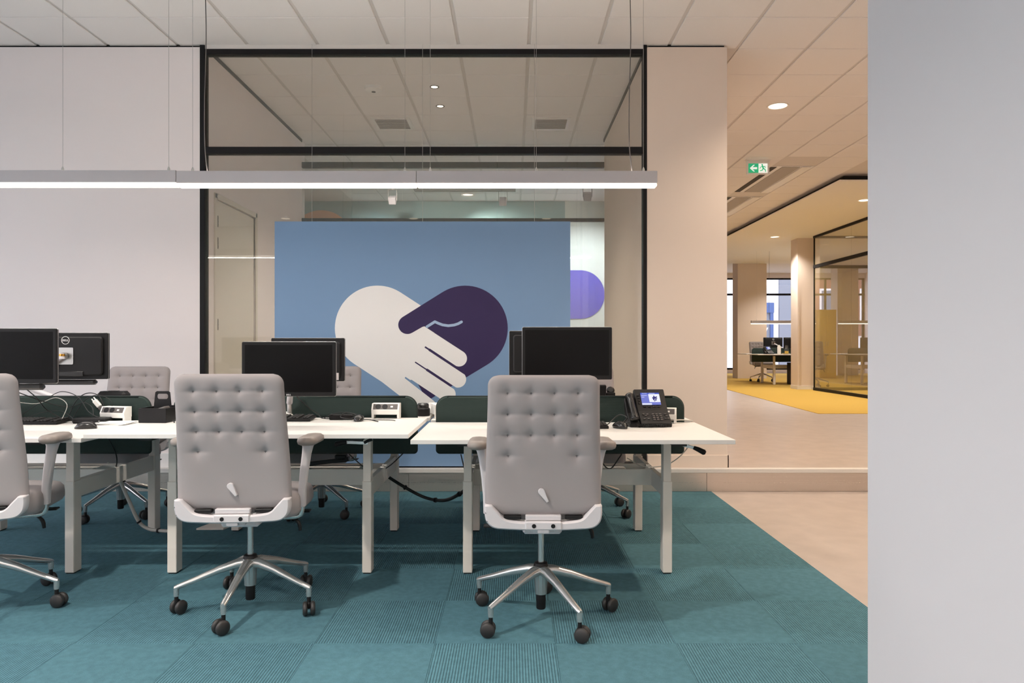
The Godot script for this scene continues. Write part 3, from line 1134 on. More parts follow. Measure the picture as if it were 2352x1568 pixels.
func shell() -> void:
	# floor: carpet tiles one by one on a slab, beige screed to the right of them
	var f := setting("floor", "teal carpet tiles, ribbed and plain in turn")
	var s := S()
	span(s, -6.7, 1.68, -0.12, -0.006, -3.3, 6.1)
	part("slab", s, M.carpet_gap, f)
	s = S()
	s.set_smooth_group(-1)
	var q := [Vector3(-0.25, 0, -0.25), Vector3(0.25, 0, -0.25), Vector3(0.25, 0, 0.25), Vector3(-0.25, 0, 0.25)]
	var uv := [Vector2(0, 0), Vector2(1, 0), Vector2(1, 1), Vector2(0, 1)]
	var g := 0.2493 / 0.25
	for k in [0, 1, 2, 0, 2, 3]:
		s.set_uv(uv[k])
		s.add_vertex(q[k] * g)
	for k in 4:
		var a: Vector3 = q[k] * g
		var b: Vector3 = q[(k + 1) % 4] * g
		var low := Vector3(0, -0.006, 0)
		for p in [a, b + low, b, a, a + low, b + low]:
			s.set_uv(Vector2.ZERO)
			s.add_vertex(p)
	var tile := made(s)
	for row in range(0, 11):
		for col in range(-11, 4):
			var d := 0.75 + 0.5 * row
			var x := -0.07 + 0.5 * col
			var ribbed := posmod(row + col, 2) == 0
			var pick := (0 if ribbed else 1) + 2 * (posmod(row * 7 + col * 3, 5) / 3)
			node("carpet_tile", tile, M["carpet_%d" % pick], f, V(x, 0, d))
	s = S()
	span(s, -6.7, 1.68, -0.006, 0.0, 6.0, 6.1)
	span(s, -6.7, 1.68, -0.006, 0.0, -3.3, 0.5)
	span(s, -6.7, -5.82, -0.006, 0.0, 0.5, 6.0)
	part("carpet_margin", s, M.carpet_rest, f)
	var f2 := setting("floor_screed", "smooth beige floor beside the carpet")
	s = S()
	span(s, 1.68, 12.7, -0.12, 0.0, -3.3, 6.1)
	part("slab", s, M.screed, f2)
	# the raised floor behind, its steel riser and the nosing
	var pl := setting("floor_raised", "raised beige floor of the corridor")
	s = S()
	span(s, -6.7, 12.7, -0.12, 0.19, 6.1, 26.2)
	part("slab", s, M.screed, pl)
	var t1 := setting("trim_1", "brushed steel plates along the step")
	var joints := [-6.7, -5.88, -3.38, -0.87, 1.64, 4.15, 6.66, 9.2, 12.7]
	for k in joints.size() - 1:
		s = S()
		span(s, joints[k] + 0.001, joints[k + 1] - 0.001, 0.002, 0.158, 6.088, 6.0995, 0.001)
		part("steel_plate", s, M.steel, t1)
	var t2 := setting("trim_2", "pale nosing strip on the edge of the step")
	s = S()
	span(s, -6.7, 12.7, 0.158, 0.194, 6.078, 6.14, 0.003)
	part("nosing", s, M.nosing, t2)
	# walls of the open office
	var w := setting("wall_back")
	s = S()
	span(s, -6.7, -2.66, 0.19, 3.772, 6.16, 6.30)
	part("plaster", s, M.wall_paint, w)
	s = S()
	span(s, -6.7, -2.67, 3.772, 3.81, 6.185, 6.30)
	part("shadow_gap", s, M.gap_shade, w)  # dark strip, the shade of the gap is in its colour
	w = setting("wall_column", "beige column beside the glass room")
	s = S()
	span(s, 1.15, 1.833, 0.19, 3.772, 6.16, 9.0)
	part("plaster", s, M.column_paint, w)
	s = S()
	span(s, 1.17, 1.815, 3.772, 3.81, 6.185, 9.0)
	part("shadow_gap", s, M.gap_shade, w)  # same strip over the column, dark in place of shade
	var bb := setting("baseboard_back")
	s = S()
	span(s, -6.7, -2.665, 0.19, 0.315, 6.145, 6.16, 0.002)
	part("board", s, M.skirting, bb)
	bb = setting("baseboard_column")
	s = S()
	span(s, 1.155, 1.845, 0.19, 0.298, 6.148, 6.16, 0.002)
	span(s, 1.833, 1.845, 0.19, 0.298, 6.148, 9.0, 0.002)
	part("board", s, M.column_paint, bb)
	# near pillar on the right
	w = setting("wall_pillar", "white pillar close to the camera")
	s = S()
	span(s, 1.15, 1.75, -0.006, 3.81, 1.5, 2.34, 0.004)
	part("plaster", s, M.pillar_paint, w)
	# left wall; its street windows are out of view, placed to light the room
	w = setting("wall_left")
	s = S()
	span(s, -6.9, -6.7, -0.12, 0.9, -3.3, 6.3)
	span(s, -6.9, -6.7, 3.3, 3.81, -3.3, 6.3)
	span(s, -6.9, -6.7, 0.9, 3.3, 5.4, 6.3)
	span(s, -6.9, -6.7, 0.9, 3.3, -3.3, -2.6)
	part("plaster", s, M.wall_paint, w)
	var win := setting("window_1", "unseen street windows in the side wall, lighting the room")
	s = S()
	for d in [-2.6, -0.6, 1.4, 3.4, 5.4]:
		span(s, -6.85, -6.78, 0.9, 3.3, d - 0.03, d + 0.03)
	for y in [0.92, 3.28]:
		span(s, -6.85, -6.78, y - 0.03, y + 0.03, -2.6, 5.4)
	part("window_frame", s, M.black_frame, win)
	for k in 4:
		s = S()
		span(s, -6.82, -6.815, 0.94, 3.26, -2.57 + 2 * k, -0.63 + 2 * k)
		part("pane", s, M.window_glass, win)
	w = setting("wall_rear")
	s = S()
	span(s, -6.9, 12.9, -0.12, 3.81, -3.5, -3.3)
	part("plaster", s, M.wall_paint, w)
	w = setting("wall_right")
	s = S()
	span(s, 12.7, 12.9, -0.12, 3.81, -3.3, 26.2)
	part("plaster", s, M.wall_paint, w)

func ceiling_tiles() -> void:
	var c := setting("ceiling", "white ceiling tiles in a grid")
	var s := S()
	span(s, -6.9, 12.9, 3.803, 3.95, -3.5, 26.4)
	part("slab", s, M.ceiling_grid, c)
	s = S()
	box(s, Vector3(0, 0.006, 0), Vector3(0.572, 0.012, 0.589), 0.004)
	var tile := made(s)
	for row in range(-2, 17):
		for col in range(-9, 10):
			var d := 5.95 + 0.6 * row
			var x := 0.445 + 0.6 * col
			var hall := d < 6.2
			if hall and (absf(x) > 5.4):
				continue
			if not hall and x < 2.0 and (d > 12.9 or x < -2.9 or x > 1.15):
				continue
			if not hall and x > 2.0 and (x > 5.0 or d < 6.3):
				continue
			if d > 10.8 and x > 4.7:
				continue
			if x > 3.6 and x < 4.3 and d > 10.1 and d < 14.4:
				continue
			node("ceiling_tile", tile, M.ceiling_tile, c, V(x, 3.793, d))
	# plain panels where no tile can be made out
	s = S()
	span(s, -6.7, 12.7, 3.795, 3.803, -3.3, 4.45)
	span(s, -6.7, -5.0, 3.795, 3.803, 4.45, 6.16)
	span(s, 5.55, 12.7, 3.795, 3.803, 4.45, 10.8)
	span(s, 1.83, 4.9, 3.795, 3.803, 15.85, 26.2)
	span(s, 4.9, 12.7, 3.795, 3.803, 22.0, 26.2)
	part("far_panel", s, M.ceiling_tile, c)

func frame_bar(parent: Node, x0: float, x1: float, y0: float, y1: float, d0: float, d1: float, called := "frame_bar") -> void:
	var s := S()
	span(s, x0, x1, y0, y1, d0, d1, 0.002)
	part(called, s, M.black_frame, parent)

func glass_room() -> void:
	# front glazing
	var w := setting("window_2", "black framed glass front of the inner room")
	frame_bar(w, -2.66, -2.618, 0.19, 3.79, 6.155, 6.24, "frame_post")
	frame_bar(w, 1.118, 1.15, 0.19, 3.79, 6.155, 6.24, "frame_post")
	frame_bar(w, -2.618, 1.118, 3.713, 3.758, 6.16, 6.235, "frame_beam")
	frame_bar(w, -2.618, 1.118, 2.866, 2.924, 6.16, 6.235, "frame_transom")
	frame_bar(w, -2.618, 1.118, 0.19, 0.235, 6.16, 6.235, "frame_sill")
	var s := S()
	span(s, -2.63, 1.13, 3.758, 3.80, 6.165, 6.23)
	part("head_strip", s, M.ceiling_grid, w)
	var panes := [[-2.618, -1.373], [-1.370, -0.128], [-0.125, 1.118]]
	for y in [[0.235, 2.866], [2.924, 3.713]]:
		for p in ([panes[0], panes[1], panes[2]] if y[0] < 1.0 else [[-2.618, 1.118]]):
			s = S()
			span(s, p[0], p[1], y[0], y[1], 6.192, 6.204)
			part("pane", s, M.glass, w)
	# side walls, the door in the left one
	w = setting("wall_inner_left")
	s = S()
	span(s, -2.80, -2.64, 0.19, 3.81, 6.30, 9.05)
	span(s, -2.64, -2.62, 0.19, 3.79, 6.24, 6.40)
	span(s, -2.64, -2.62, 2.53, 3.79, 6.40, 7.36)
	span(s, -2.64, -2.62, 0.19, 3.79, 7.36, 9.05)
	part("plaster", s, M.wall_paint, w)
	s = S()
	span(s, -2.622, -2.612, 3.755, 3.79, 6.24, 9.0)
	part("dark_line", s, M.black_frame, w)  # black strip along the top of the wall
	var ws := setting("trim_3", "dark line under the inner room's ceiling")
	s = S()
	span(s, 1.138, 1.15, 3.755, 3.79, 6.24, 9.0)
	part("dark_line", s, M.black_frame, ws)  # matching black strip on the right-hand side
	var door := setting("door_1", "pale door with dark hinges in the inner room")
	s = S()
	span(s, -2.638, -2.625, 0.20, 2.52, 6.412, 7.348, 0.002)
	part("leaf", s, M.door_paint, door)
	s = S()
	span(s, -2.64, -2.606, 0.19, 2.57, 6.352, 6.40, 0.002)
	span(s, -2.64, -2.606, 0.19, 2.57, 7.36, 7.405, 0.002)
	span(s, -2.64, -2.606, 2.53, 2.575, 6.352, 7.405, 0.002)
	part("door_frame", s, M.door_paint, door)
	for y in [2.33, 2.137, 1.416, 0.45]:
		s = S()
		lathe(s, [Vector2(0, -0.05), Vector2(0.009, -0.05), Vector2(0.009, 0.05), Vector2(0, 0.05)], 10, V(-2.612, y, 6.406))
		for k in 3:
			lathe(s, [Vector2(0.0105, -0.004), Vector2(0.0105, 0.004)], 10, V(-2.612, y - 0.03 + 0.03 * k, 6.406))
		part("hinge", s, M.vent_dark, door)
	# glazing at the back and the room beyond it
	w = setting("window_3", "second glass wall at the back of the inner room")
	frame_bar(w, -2.62, 1.15, 3.44, 3.51, 9.0, 9.06, "frame_beam")
	frame_bar(w, -2.62, 1.15, 2.77, 2.81, 9.0, 9.06, "frame_transom")
	frame_bar(w, -2.62, 1.15, 0.19, 0.24, 9.0, 9.06, "frame_sill")
	for p in [[-2.62, -1.37], [-1.367, -0.113], [-0.11, 1.15]]:
		for y in [[0.24, 2.77], [2.81, 3.44]]:
			s = S()
			span(s, p[0], p[1], y[0], y[1], 9.02, 9.03)
			part("pane", s, M.glass, w)
	w = setting("wall_far_room")
	s = S()
	span(s, -5.0, -2.64, 0.19, 3.81, 9.05, 9.2)
	span(s, -5.15, -5.0, 0.19, 3.81, 9.05, 13.1)
	span(s, 1.72, 1.833, 0.19, 3.81, 9.0, 26.2)
	part("plaster", s, M.wall_paint, w)
	s = S()
	span(s, -5.0, 0.95, 0.19, 3.81, 12.96, 13.1)
	part("teal_plaster", s, M.teal_paint, w)
	s = S()
	span(s, 0.95, 1.72, 0.19, 3.81, 12.96, 13.1)
	part("pale_plaster", s, M.pale_green_paint, w)
	# painted shapes on that far wall
	var o := thing("wall_disc", "orange painted disc high on the far teal wall", "wall graphic", V(-3.42, 3.06, 12.955))
	s = S()
	lathe(s, [Vector2(0, 0), Vector2(0.58, 0), Vector2(0.58, 0.004), Vector2(0, 0.004)], 48, Vector3.ZERO, Basis(Vector3.RIGHT, PI / 2))
	part("disc", s, M.orange_print, o)
	o = thing("wall_pill", "violet rounded shape on the brightly lit far wall", "wall graphic", V(1.0, 2.13, 12.955))
	s = S()
	prism(s, rrect(1.32, 0.87, 0.434, 12), 0.0, 0.006)
	part("pill", s, M.violet_print, o)
	# fittings on the ceilings of the two rooms
	o = thing("smoke_detector", "round white detector on the inner room's ceiling", "detector", V(-1.375, 3.793, 7.18))
	s = S()
	lathe(s, [Vector2(0, -0.045), Vector2(0.06, -0.045), Vector2(0.085, -0.03), Vector2(0.09, 0.0)], 28)
	part("casing", s, M.white_plastic, o)
	s = S()
	lathe(s, [Vector2(0, -0.05), Vector2(0.02, -0.05), Vector2(0.02, -0.044)], 12)
	part("sensor", s, M.socket_grey, o)
	for k in 2:
		o = thing("ceiling_spot", ["small round spot nearer the front of the inner room's ceiling", "small round spot farther back in the inner room's ceiling"][k], "spot", V(-0.77, 3.793, 7.17 + 0.58 * k), 0, "small ceiling spots")
		s = S()
		lathe(s, [Vector2(0.034, -0.003), Vector2(0.046, -0.004), Vector2(0.048, 0.001)], 24)
		part("ring", s, M.vent_dark, o)
		s = S()
		lathe(s, [Vector2(0, -0.001), Vector2(0.034, -0.002)], 24)
		part("lamp_lens", s, M.downlight_glow, o)
		var l := SpotLight3D.new()
		l.name = "beam"
		l.light_color = Color(1.0, 0.95, 0.87)
		l.light_energy = 4.5
		l.light_size = 0.03
		l.spot_angle = 60
		l.spot_range = 12.0
		l.spot_attenuation = 2.0
		l.shadow_enabled = true
		o.add_child(l)
		l.position.y = -0.015
		l.rotation.x = -PI / 2
	for k in 2:
		o = thing("air_vent", ["square ceiling vent left of the inner room's middle", "square ceiling vent near the inner room's right wall"][k], "air vent", V([-1.375, 0.445][k], 3.793, 8.35), 0, "square ceiling vents")
		s = S()
		box(s, Vector3(0, -0.004, 0), Vector3(0.44, 0.012, 0.44), 0.002)
		part("frame", s, M.white_plastic, o)
		for i in 9:
			s = S()
			box(s, Vector3(0, -0.013, -0.16 + 0.04 * i), Vector3(0.36, 0.008, 0.024), 0.001, Basis(Vector3.RIGHT, 0.5))
			part("slat", s, M.vent_grey, o)
	o = thing("ceiling_grille", "long ceiling grille in the room behind the glass", "air vent", V(-0.78, 3.793, 11.85))
	s = S()
	box(s, Vector3(0, -0.004, 0), Vector3(1.75, 0.01, 0.5), 0.002)
	part("frame", s, M.white_plastic, o)
	for i in 5:
		s = S()
		box(s, Vector3(0, -0.012, -0.18 + 0.09 * i), Vector3(1.68, 0.008, 0.05), 0.001)
		part("slat", s, M.vent_grey, o)
	track_spot(V(-1.98, 3.79, 10.7), Vector3(0.5, -1, -0.9), 5.0, "lit ceiling lamp behind the pendant in the farther room", false)
	track_spot(V(-1.95, 3.79, 11.8), Vector3(-0.6, -1, -1.2), 3.0, "pale box spotlight on a bracket in the farther room", true)
	track_spot(V(-0.75, 3.79, 12.3), Vector3(0.4, -1, -0.3), 5.0, "small lit spotlight at the middle of the farther room", false)
	track_spot(V(-0.15, 3.79, 11.9), Vector3(0.1, -1, -0.8), 2.0, "pale box spotlight nearest the farther room's teal wall", true)
	track_spot(V(1.2, 3.79, 11.5), Vector3(0.05, -1, -1.0), 5.0, "unseen spotlight placed to light the violet shape on the far wall", true)  # unseen lamp, placed to brighten the right part of the far wall

func track_spot(at: Vector3, aim: Vector3, e: float, label: String, boxed: bool) -> void:
	var o := thing("spotlight", label, "spotlight", at, 0, "spotlights of the farther room")
	var s := S()
	var drop := 0.0
	if boxed:
		drop = 0.2
		lathe(s, [Vector2(0, -0.03), Vector2(0.03, -0.03), Vector2(0.03, 0.0)], 12)
		for x in [-0.07, 0.07]:
			box(s, Vector3(x, -0.12, 0), Vector3(0.008, 0.18, 0.03))
		box(s, Vector3(0, -0.034, 0), Vector3(0.148, 0.008, 0.03))
		part("bracket", s, M.vent_grey, o)
		s = S()
		box(s, Vector3(0, -0.2, 0), Vector3(0.12, 0.12, 0.12), 0.01, Basis(Vector3.RIGHT, 0.5))
		part("lamp_body", s, M.housing, o)
	else:
		drop = 0.04
		lathe(s, [Vector2(0.09, -0.004), Vector2(0.115, -0.02), Vector2(0.12, 0.0)], 24)
		part("trim_ring", s, M.white_plastic, o)
		s = S()
		lathe(s, [Vector2(0, -0.012), Vector2(0.09, -0.004)], 24)
		part("lamp_lens", s, M.downlight_glow, o)
	var l := SpotLight3D.new()
	l.name = "beam"
	l.light_color = Color(0.96, 0.98, 1.0) if boxed else NEUTRAL
	l.light_energy = e
	l.light_size = 0.05
	l.spot_angle = 45 if boxed else 65
	l.spot_range = 15.0
	l.spot_attenuation = 2.0
	l.shadow_enabled = true
	o.add_child(l)
	l.position = Vector3(0, -drop, 0) + aim.normalized() * (0.1 if boxed else 0.02)
	l.basis = Basis.looking_at(aim.normalized(), Vector3.RIGHT)

# ---------------------------------------------------------------- the printed partition
func circle(c: Vector2, r: float, n := 72) -> PackedVector2Array:
	var p := PackedVector2Array()
	for i in n:
		p.append(c + Vector2(cos(TAU * i / n), sin(TAU * i / n)) * r)
	return p

func capsule(a: Vector2, b: Vector2, r: float) -> PackedVector2Array:
	return Geometry2D.offset_polyline(PackedVector2Array([a, b]), r, Geometry2D.JOIN_ROUND, Geometry2D.END_ROUND)[0]

func merged(list: Array) -> PackedVector2Array:
	var p: PackedVector2Array = list[0]
	for k in range(1, list.size()):
		var best := PackedVector2Array()
		for r in Geometry2D.merge_polygons(p, list[k]):
			if absf(area2(r)) > absf(area2(best)) and not Geometry2D.is_polygon_clockwise(r):
				best = r
		p = best if best.size() > 2 else p
	return p

func mural() -> void:
	# a rigid printed board, 2.51 by 2.08 m, hung on three wires in front of the glass
	var t := thing("printed_partition", "blue hanging board with a white and purple handshake forming a heart", "partition", V(0, 0, 6.145))
	var s := S()
	box(s, Vector3(-0.7605, 1.2437, 0), Vector3(2.511, 2.079, 0.018), 0.002)
	part("board", s, M.blue_print, t)
	for x in [-1.70, -0.76, 0.19]:
		s = S()
		tube(s, [Vector3(x, 2.28, 0), Vector3(x, 3.79, 0)], 0.0015, 5)
		part("hanging_wire", s, M.aluminium, t)
	# the drawing's own units: 1000 units = 1.4126 m; y down
	var k := 1.0 / 707.9
	var at := Vector3(-2.0532, 2.3868, 0.009)
	var shapes := []
	var pc := Vector2(1172, 715)
	shapes.append(["purple_hand", merged([circle(pc, 256), PackedVector2Array([Vector2(1036, 498), Vector2(1308, 932), Vector2(943, 1152), Vector2(840, 960), Vector2(905, 655)])]), M.purple_print, 0.0008])
	var wc := Vector2(645, 715)
	var al := Vector2(0.839, 0.5446)
	var up := Vector2(0.5446, -0.839)
	var palm := PackedVector2Array([wc + up * 256, wc + up * 256 + al * 190, wc + up * 163 + al * 190, wc + up * 163 + al * 300, wc - up * 256 + al * 300, wc - up * 256])
	var white := merged([circle(wc, 256), palm, capsule(wc + up * 114.4 + al * 200, Vector2(1135, 897), 48), capsule(wc + up * 6.7 + al * 200, Vector2(1128, 1022), 50), capsule(wc - up * 101 + al * 200, Vector2(1064, 1112), 51), capsule(wc - up * 205 + al * 200, Vector2(948, 1188), 51)])
	for slit in [[Vector2(958, 845), Vector2(1180, 992)], [Vector2(943, 965), Vector2(1180, 1122)], [Vector2(848, 1032), Vector2(1090, 1192)]]:
		var cut := capsule(slit[0], slit[1], 7.5)
		var best := PackedVector2Array()
		for r in Geometry2D.clip_polygons(white, cut):
			if absf(area2(r)) > absf(area2(best)):
				best = r
		white = best
	shapes.append(["white_hand", white, M.white_print, 0.0016])
	var thumb := merged([capsule(Vector2(825, 695), Vector2(1030, 575), 55), circle(Vector2(1172, 715), 254), PackedVector2Array([Vector2(1036, 498), Vector2(1150, 700), Vector2(990, 664), Vector2(854, 742), Vector2(796, 648)])])
	# keep only the part above the palm
	var keep := PackedVector2Array([Vector2(700, 400), Vector2(1300, 400), Vector2(1300, 640), Vector2(1150, 690), Vector2(1070, 706), Vector2(990, 668), Vector2(930, 700), Vector2(830, 765), Vector2(700, 765)])
	var best2 := PackedVector2Array()
	for r in Geometry2D.intersect_polygons(thumb, keep):
		if absf(area2(r)) > absf(area2(best2)):
			best2 = r
	shapes.append(["purple_thumb", best2, M.purple_print, 0.0024])
	shapes.append(["pale_crease", Geometry2D.offset_polyline(PackedVector2Array([Vector2(942, 706), Vector2(990, 676), Vector2(1012, 686), Vector2(1036, 695), Vector2(1070, 700), Vector2(1105, 696), Vector2(1130, 688), Vector2(1150, 677)]), 8.0, Geometry2D.JOIN_ROUND, Geometry2D.END_ROUND)[0], M.pale_blue_print, 0.0032])
	for sh in shapes:
		var pts := PackedVector2Array()
		for p in sh[1]:
			pts.append(Vector2(p.x * k, -p.y * k))
		s = S()
		prism(s, pts, -0.001, sh[3], at)
		part(sh[0], s, sh[2], t)

# ---------------------------------------------------------------- the corridor and what lies beyond
func corridor() -> void:
	# lowered ceiling
	var c := setting("ceiling_lowered", "lowered plain ceiling over the yellow carpet")
	var s := S()
	span(s, 4.92, 12.7, 3.69, 3.71, 10.85, 22.0)
	part("board", s, M.lowered_ceiling, c)
	s = S()
	span(s, 5.05, 12.7, 3.71, 3.80, 11.0, 21.8)
	part("shaded_gap", s, M.gap_shade, c)  # dark block filling the gap, its shade put into the colour
	# yellow carpet, its edge drifting off the line of the ceiling
	var y := setting("floor_yellow", "yellow carpet beyond the beige floor")
	s = S()
	prism(s, PackedVector2Array([Vector2(4.62, 10.9), Vector2(12.7, 10.9), Vector2(12.7, 25.8), Vector2(5.5, 25.8), Vector2(4.96, 16.6)]), 0.0, 0.006, Vector3(0, 0.19, 0), lying())
	part("carpet", s, M.yellow_carpet, y)
	# walls
	var w := setting("wall_far_slab", "broad pale wall panel before the street window")
	s = S()
	span(s, 6.87, 7.75, 0.19, 3.80, 22.0, 22.5)
	part("plaster", s, M.column_paint, w)
	w = setting("wall_far_column", "pale column beside the tinted glass box")
	s = S()
	span(s, 6.60, 6.97, 0.19, 3.70, 16.7, 17.1)
	part("plaster", s, M.column_paint, w)
	s = S()
	span(s, 6.592, 6.978, 0.19, 0.28, 16.69, 17.11)
	part("skirting", s, M.skirting, w)
	w = setting("wall_street")
	s = S()
	span(s, 1.72, 6.0, 0.0, 3.81, 26.0, 26.2)
	span(s, 6.0, 12.7, 0.0, 0.32, 26.0, 26.2)
	span(s, 6.0, 12.7, 3.62, 3.81, 26.0, 26.2)
	part("plaster", s, M.wall_paint, w)
	var win := setting("window_4", "street windows at the end of the corridor")
	s = S()
	for x in [6.0, 8.55, 10.4, 11.3, 12.66]:
		span(s, x - 0.03, x + 0.03, 0.32, 3.62, 26.05, 26.12)
	for q in [0.35, 3.03, 3.6]:
		span(s, 6.0, 12.7, q - 0.035, q + 0.035, 26.05, 26.12)
	part("window_frame", s, M.black_frame, win)
	for p in [[6.03, 8.52], [8.58, 10.37], [10.43, 11.27], [11.33, 12.63]]:
		for q in [[0.385, 2.995], [3.065, 3.565]]:
			s = S()
			span(s, p[0], p[1], q[0], q[1], 26.08, 26.085)
			part("pane", s, M.window_glass, win)
	# tinted glass box
	var g := setting("window_5", "yellow tinted glass box with dark rails")
	for q in [[0.196, 0.26], [2.96, 3.03], [3.64, 3.69]]:
		frame_bar(g, 6.83, 6.88, q[0], q[1], 11.2, 16.4, "side_rail")
		frame_bar(g, 6.88, 11.0, q[0], q[1], 16.36, 16.41, "back_rail")
	frame_bar(g, 6.84, 6.87, 0.196, 3.69, 16.37, 16.40, "corner_post")
	var cuts := [11.2, 12.9, 14.6, 16.37]
	for k in 3:
		for q in [[0.26, 2.96], [3.03, 3.64]]:
			s = S()
			span(s, 6.852, 6.860, q[0], q[1], cuts[k] + 0.004, cuts[k + 1] - 0.004)
			part("pane", s, M.tinted_glass, g)
	for k in 3:
		for q in [[0.26, 2.96], [3.03, 3.64]]:
			s = S()
			span(s, 6.88 + 1.37 * k, 8.246 + 1.37 * k, q[0], q[1], 16.382, 16.39)
			part("pane", s, M.tinted_glass, g)
	# ceiling units
	for k in 2:
		var d0: float = [10.41, 12.55][k]
		var o := thing("ceiling_unit", ["long recessed ceiling unit right of the exit sign", "recessed ceiling unit half hidden behind the column edge"][k], "air vent", V(4.0, 3.793, d0 + 0.845), 0, "recessed ceiling units of the corridor")
		s = S()
		box(s, Vector3(-0.02, 0.004, 0), Vector3(0.72, 0.008, 1.75), 0.0)
		part("pan", s, M.white_plastic, o)
		s = S()
		box(s, Vector3(0.02, -0.004, 0), Vector3(0.26, 0.008, 1.69), 0.002)
		part("grey_panel", s, M.vent_grey, o)
		s = S()
		box(s, Vector3(-0.23, -0.003, 0), Vector3(0.09, 0.006, 1.69), 0.001)
		part("dark_slot", s, M.vent_dark, o)
		s = S()
		box(s, Vector3(0.235, -0.008, 0), Vector3(0.13, 0.016, 1.75), 0.004)
		part("light_strip", s, M.white_plastic, o)
	exit_sign(V(3.40, 3.78, 10.0))
	# bench, chairs and a pendant over there
	var desk := double_desk(6.20, 0.79, 0.79, 18.2, "white double desk on yellow carpet beyond the far column", "far desks on the yellow carpet", [6.74, 7.56], [6.32, 7.72, 0.58, 0.94], 0.196)
	var desk2 := double_desk(8.75, 0.79, 0.79, 18.2, "white double desk seen through the tinted glass box", "far desks on the yellow carpet", [9.0, 10.1], [8.85, 10.25, 0.58, 0.94], 0.196)
	chair(V(7.0, 0.196, 20.2), PI + 0.25, 0.3, "grey office chair behind the far double desk", "far office chairs")
	chair(V(7.42, 0.196, 17.75), -0.5, 0.9, "grey office chair cut off by the far column", "far office chairs")
	chair(V(9.25, 0.196, 17.7), 0.5, 0.2, "grey office chair seen through the tinted glass", "far office chairs")
	pendant(6.3, 8.0, 1.77, 19.05, 0.8, PENDANT_LIGHT, "linear pendant lamp low over the far double desk", [6.45], 6.78, 3.69, "far linear pendant lamps")
	pendant(8.6, 10.3, 1.77, 19.05, 0.8, PENDANT_LIGHT, "linear pendant lamp behind the tinted glass", [8.8], 9.9, 3.69, "far linear pendant lamps")
	monitor(V(7.0, 1.27, 19.4), PI, "far black monitor beside the pendant cord, partly hidden", "far monitors")
	monitor(V(7.38, 1.27, 18.95), PI - 0.1, "far black monitor next to the far column", "far monitors")
	monitor(V(9.55, 1.27, 19.3), PI, "black monitor seen through the tinted glass", "far monitors")
	monitor_arm(V(7.15, 0.986, 19.14), V(7.22, 1.12, 19.2), V(7.02, 1.26, 19.34), "white monitor arm between the two far monitors", "far monitor arms")
	desk_phone(V(6.58, 0.986, 18.6), 0.35, "desk phone with a lit display on the far desk")
	var b := thing("white_bottle", "plain white cylinder bottle on the far desk", "bottle", V(6.82, 0.986, 18.45))
	s = S()
	lathe(s, [Vector2(0, 0), Vector2(0.042, 0), Vector2(0.045, 0.01), Vector2(0.045, 0.19), Vector2(0.03, 0.21), Vector2(0, 0.21)], 20)
	part("body", s, M.white_plastic, b)
	s = S()
	lathe(s, [Vector2(0.02, 0.21), Vector2(0.02, 0.235), Vector2(0, 0.235)], 16)
	part("cap", s, M.white_plastic, b)
	for k in 2:
		b = thing("drinking_glass", ["glass jug with yellow drink on the far desk", "clear drinking glass right of the yellow jug"][k], "glass", V([7.03, 7.2][k], 0.986, 18.5), 0, "glasses on the far desk")
		s = S()
		var hh: float = [0.22, 0.13][k]
		var rr: float = [0.055, 0.04][k]
		lathe(s, [Vector2(0, 0), Vector2(rr * 0.85, 0), Vector2(rr, hh * 0.4), Vector2(rr * [0.6, 1.05][k], hh)], 20)
		part("glass_wall", s, M.window_glass, b)
		s = S()
		lathe(s, [Vector2(0, 0.006), Vector2(rr * 0.8, 0.006), Vector2(rr * 0.92, hh * 0.36), Vector2(0, hh * 0.36)], 20)
		part("drink", s, M.drink if k == 0 else M.window_glass, b)
	b = thing("yellow_plate", "flat yellow dish on the far desk", "plate", V(6.95, 0.986, 18.35))
	s = S()
	lathe(s, [Vector2(0, 0.004), Vector2(0.05, 0), Vector2(0.095, 0.022), Vector2(0.09, 0.024), Vector2(0.04, 0.008), Vector2(0, 0.008)], 24)
	part("dish", s, M.yellow_paint, b)
	# black pedestal under the desk
	b = thing("pedestal", "black box pedestal under the far double desk", "pedestal", V(7.3, 0.196, 18.6))
	s = S()
	box(s, Vector3(0, 0.29, 0), Vector3(0.3, 0.56, 0.4), 0.006)
	part("body", s, M.black_plastic, b)
	s = S()
	for k in 3:
		box(s, Vector3(0, 0.13 + 0.17 * k, 0.202), Vector3(0.28, 0.155, 0.01), 0.003)
	part("drawer_fronts", s, M.black_gloss, b)
	# tall cupboard and white column behind the tinted glass
	b = thing("tall_cupboard", "tall yellow cupboard seen through the tinted glass", "cupboard", V(9.65, 0.19, 22.4))
	s = S()
	box(s, Vector3(0, 1.06, 0), Vector3(0.6, 2.1, 0.45), 0.004)
	part("body", s, M.yellow_paint, b)
	for x in [-0.15, 0.15]:
		s = S()
		box(s, Vector3(x, 1.06, 0.23), Vector3(0.29, 2.04, 0.018), 0.002)
		var dd := part("door", s, M.yellow_paint, b)
		s = S()
		box(s, Vector3(x - signf(x) * 0.11, 1.06, 0.246), Vector3(0.012, 0.14, 0.014), 0.002)
		part("handle", s, M.aluminium, dd)
	w = setting("wall_street_column", "white column by the street window")
	s = S()
	span(s, 10.9, 11.6, 0.19, 3.8, 24.2, 24.7)
	part("plaster", s, M.wall_paint, w)

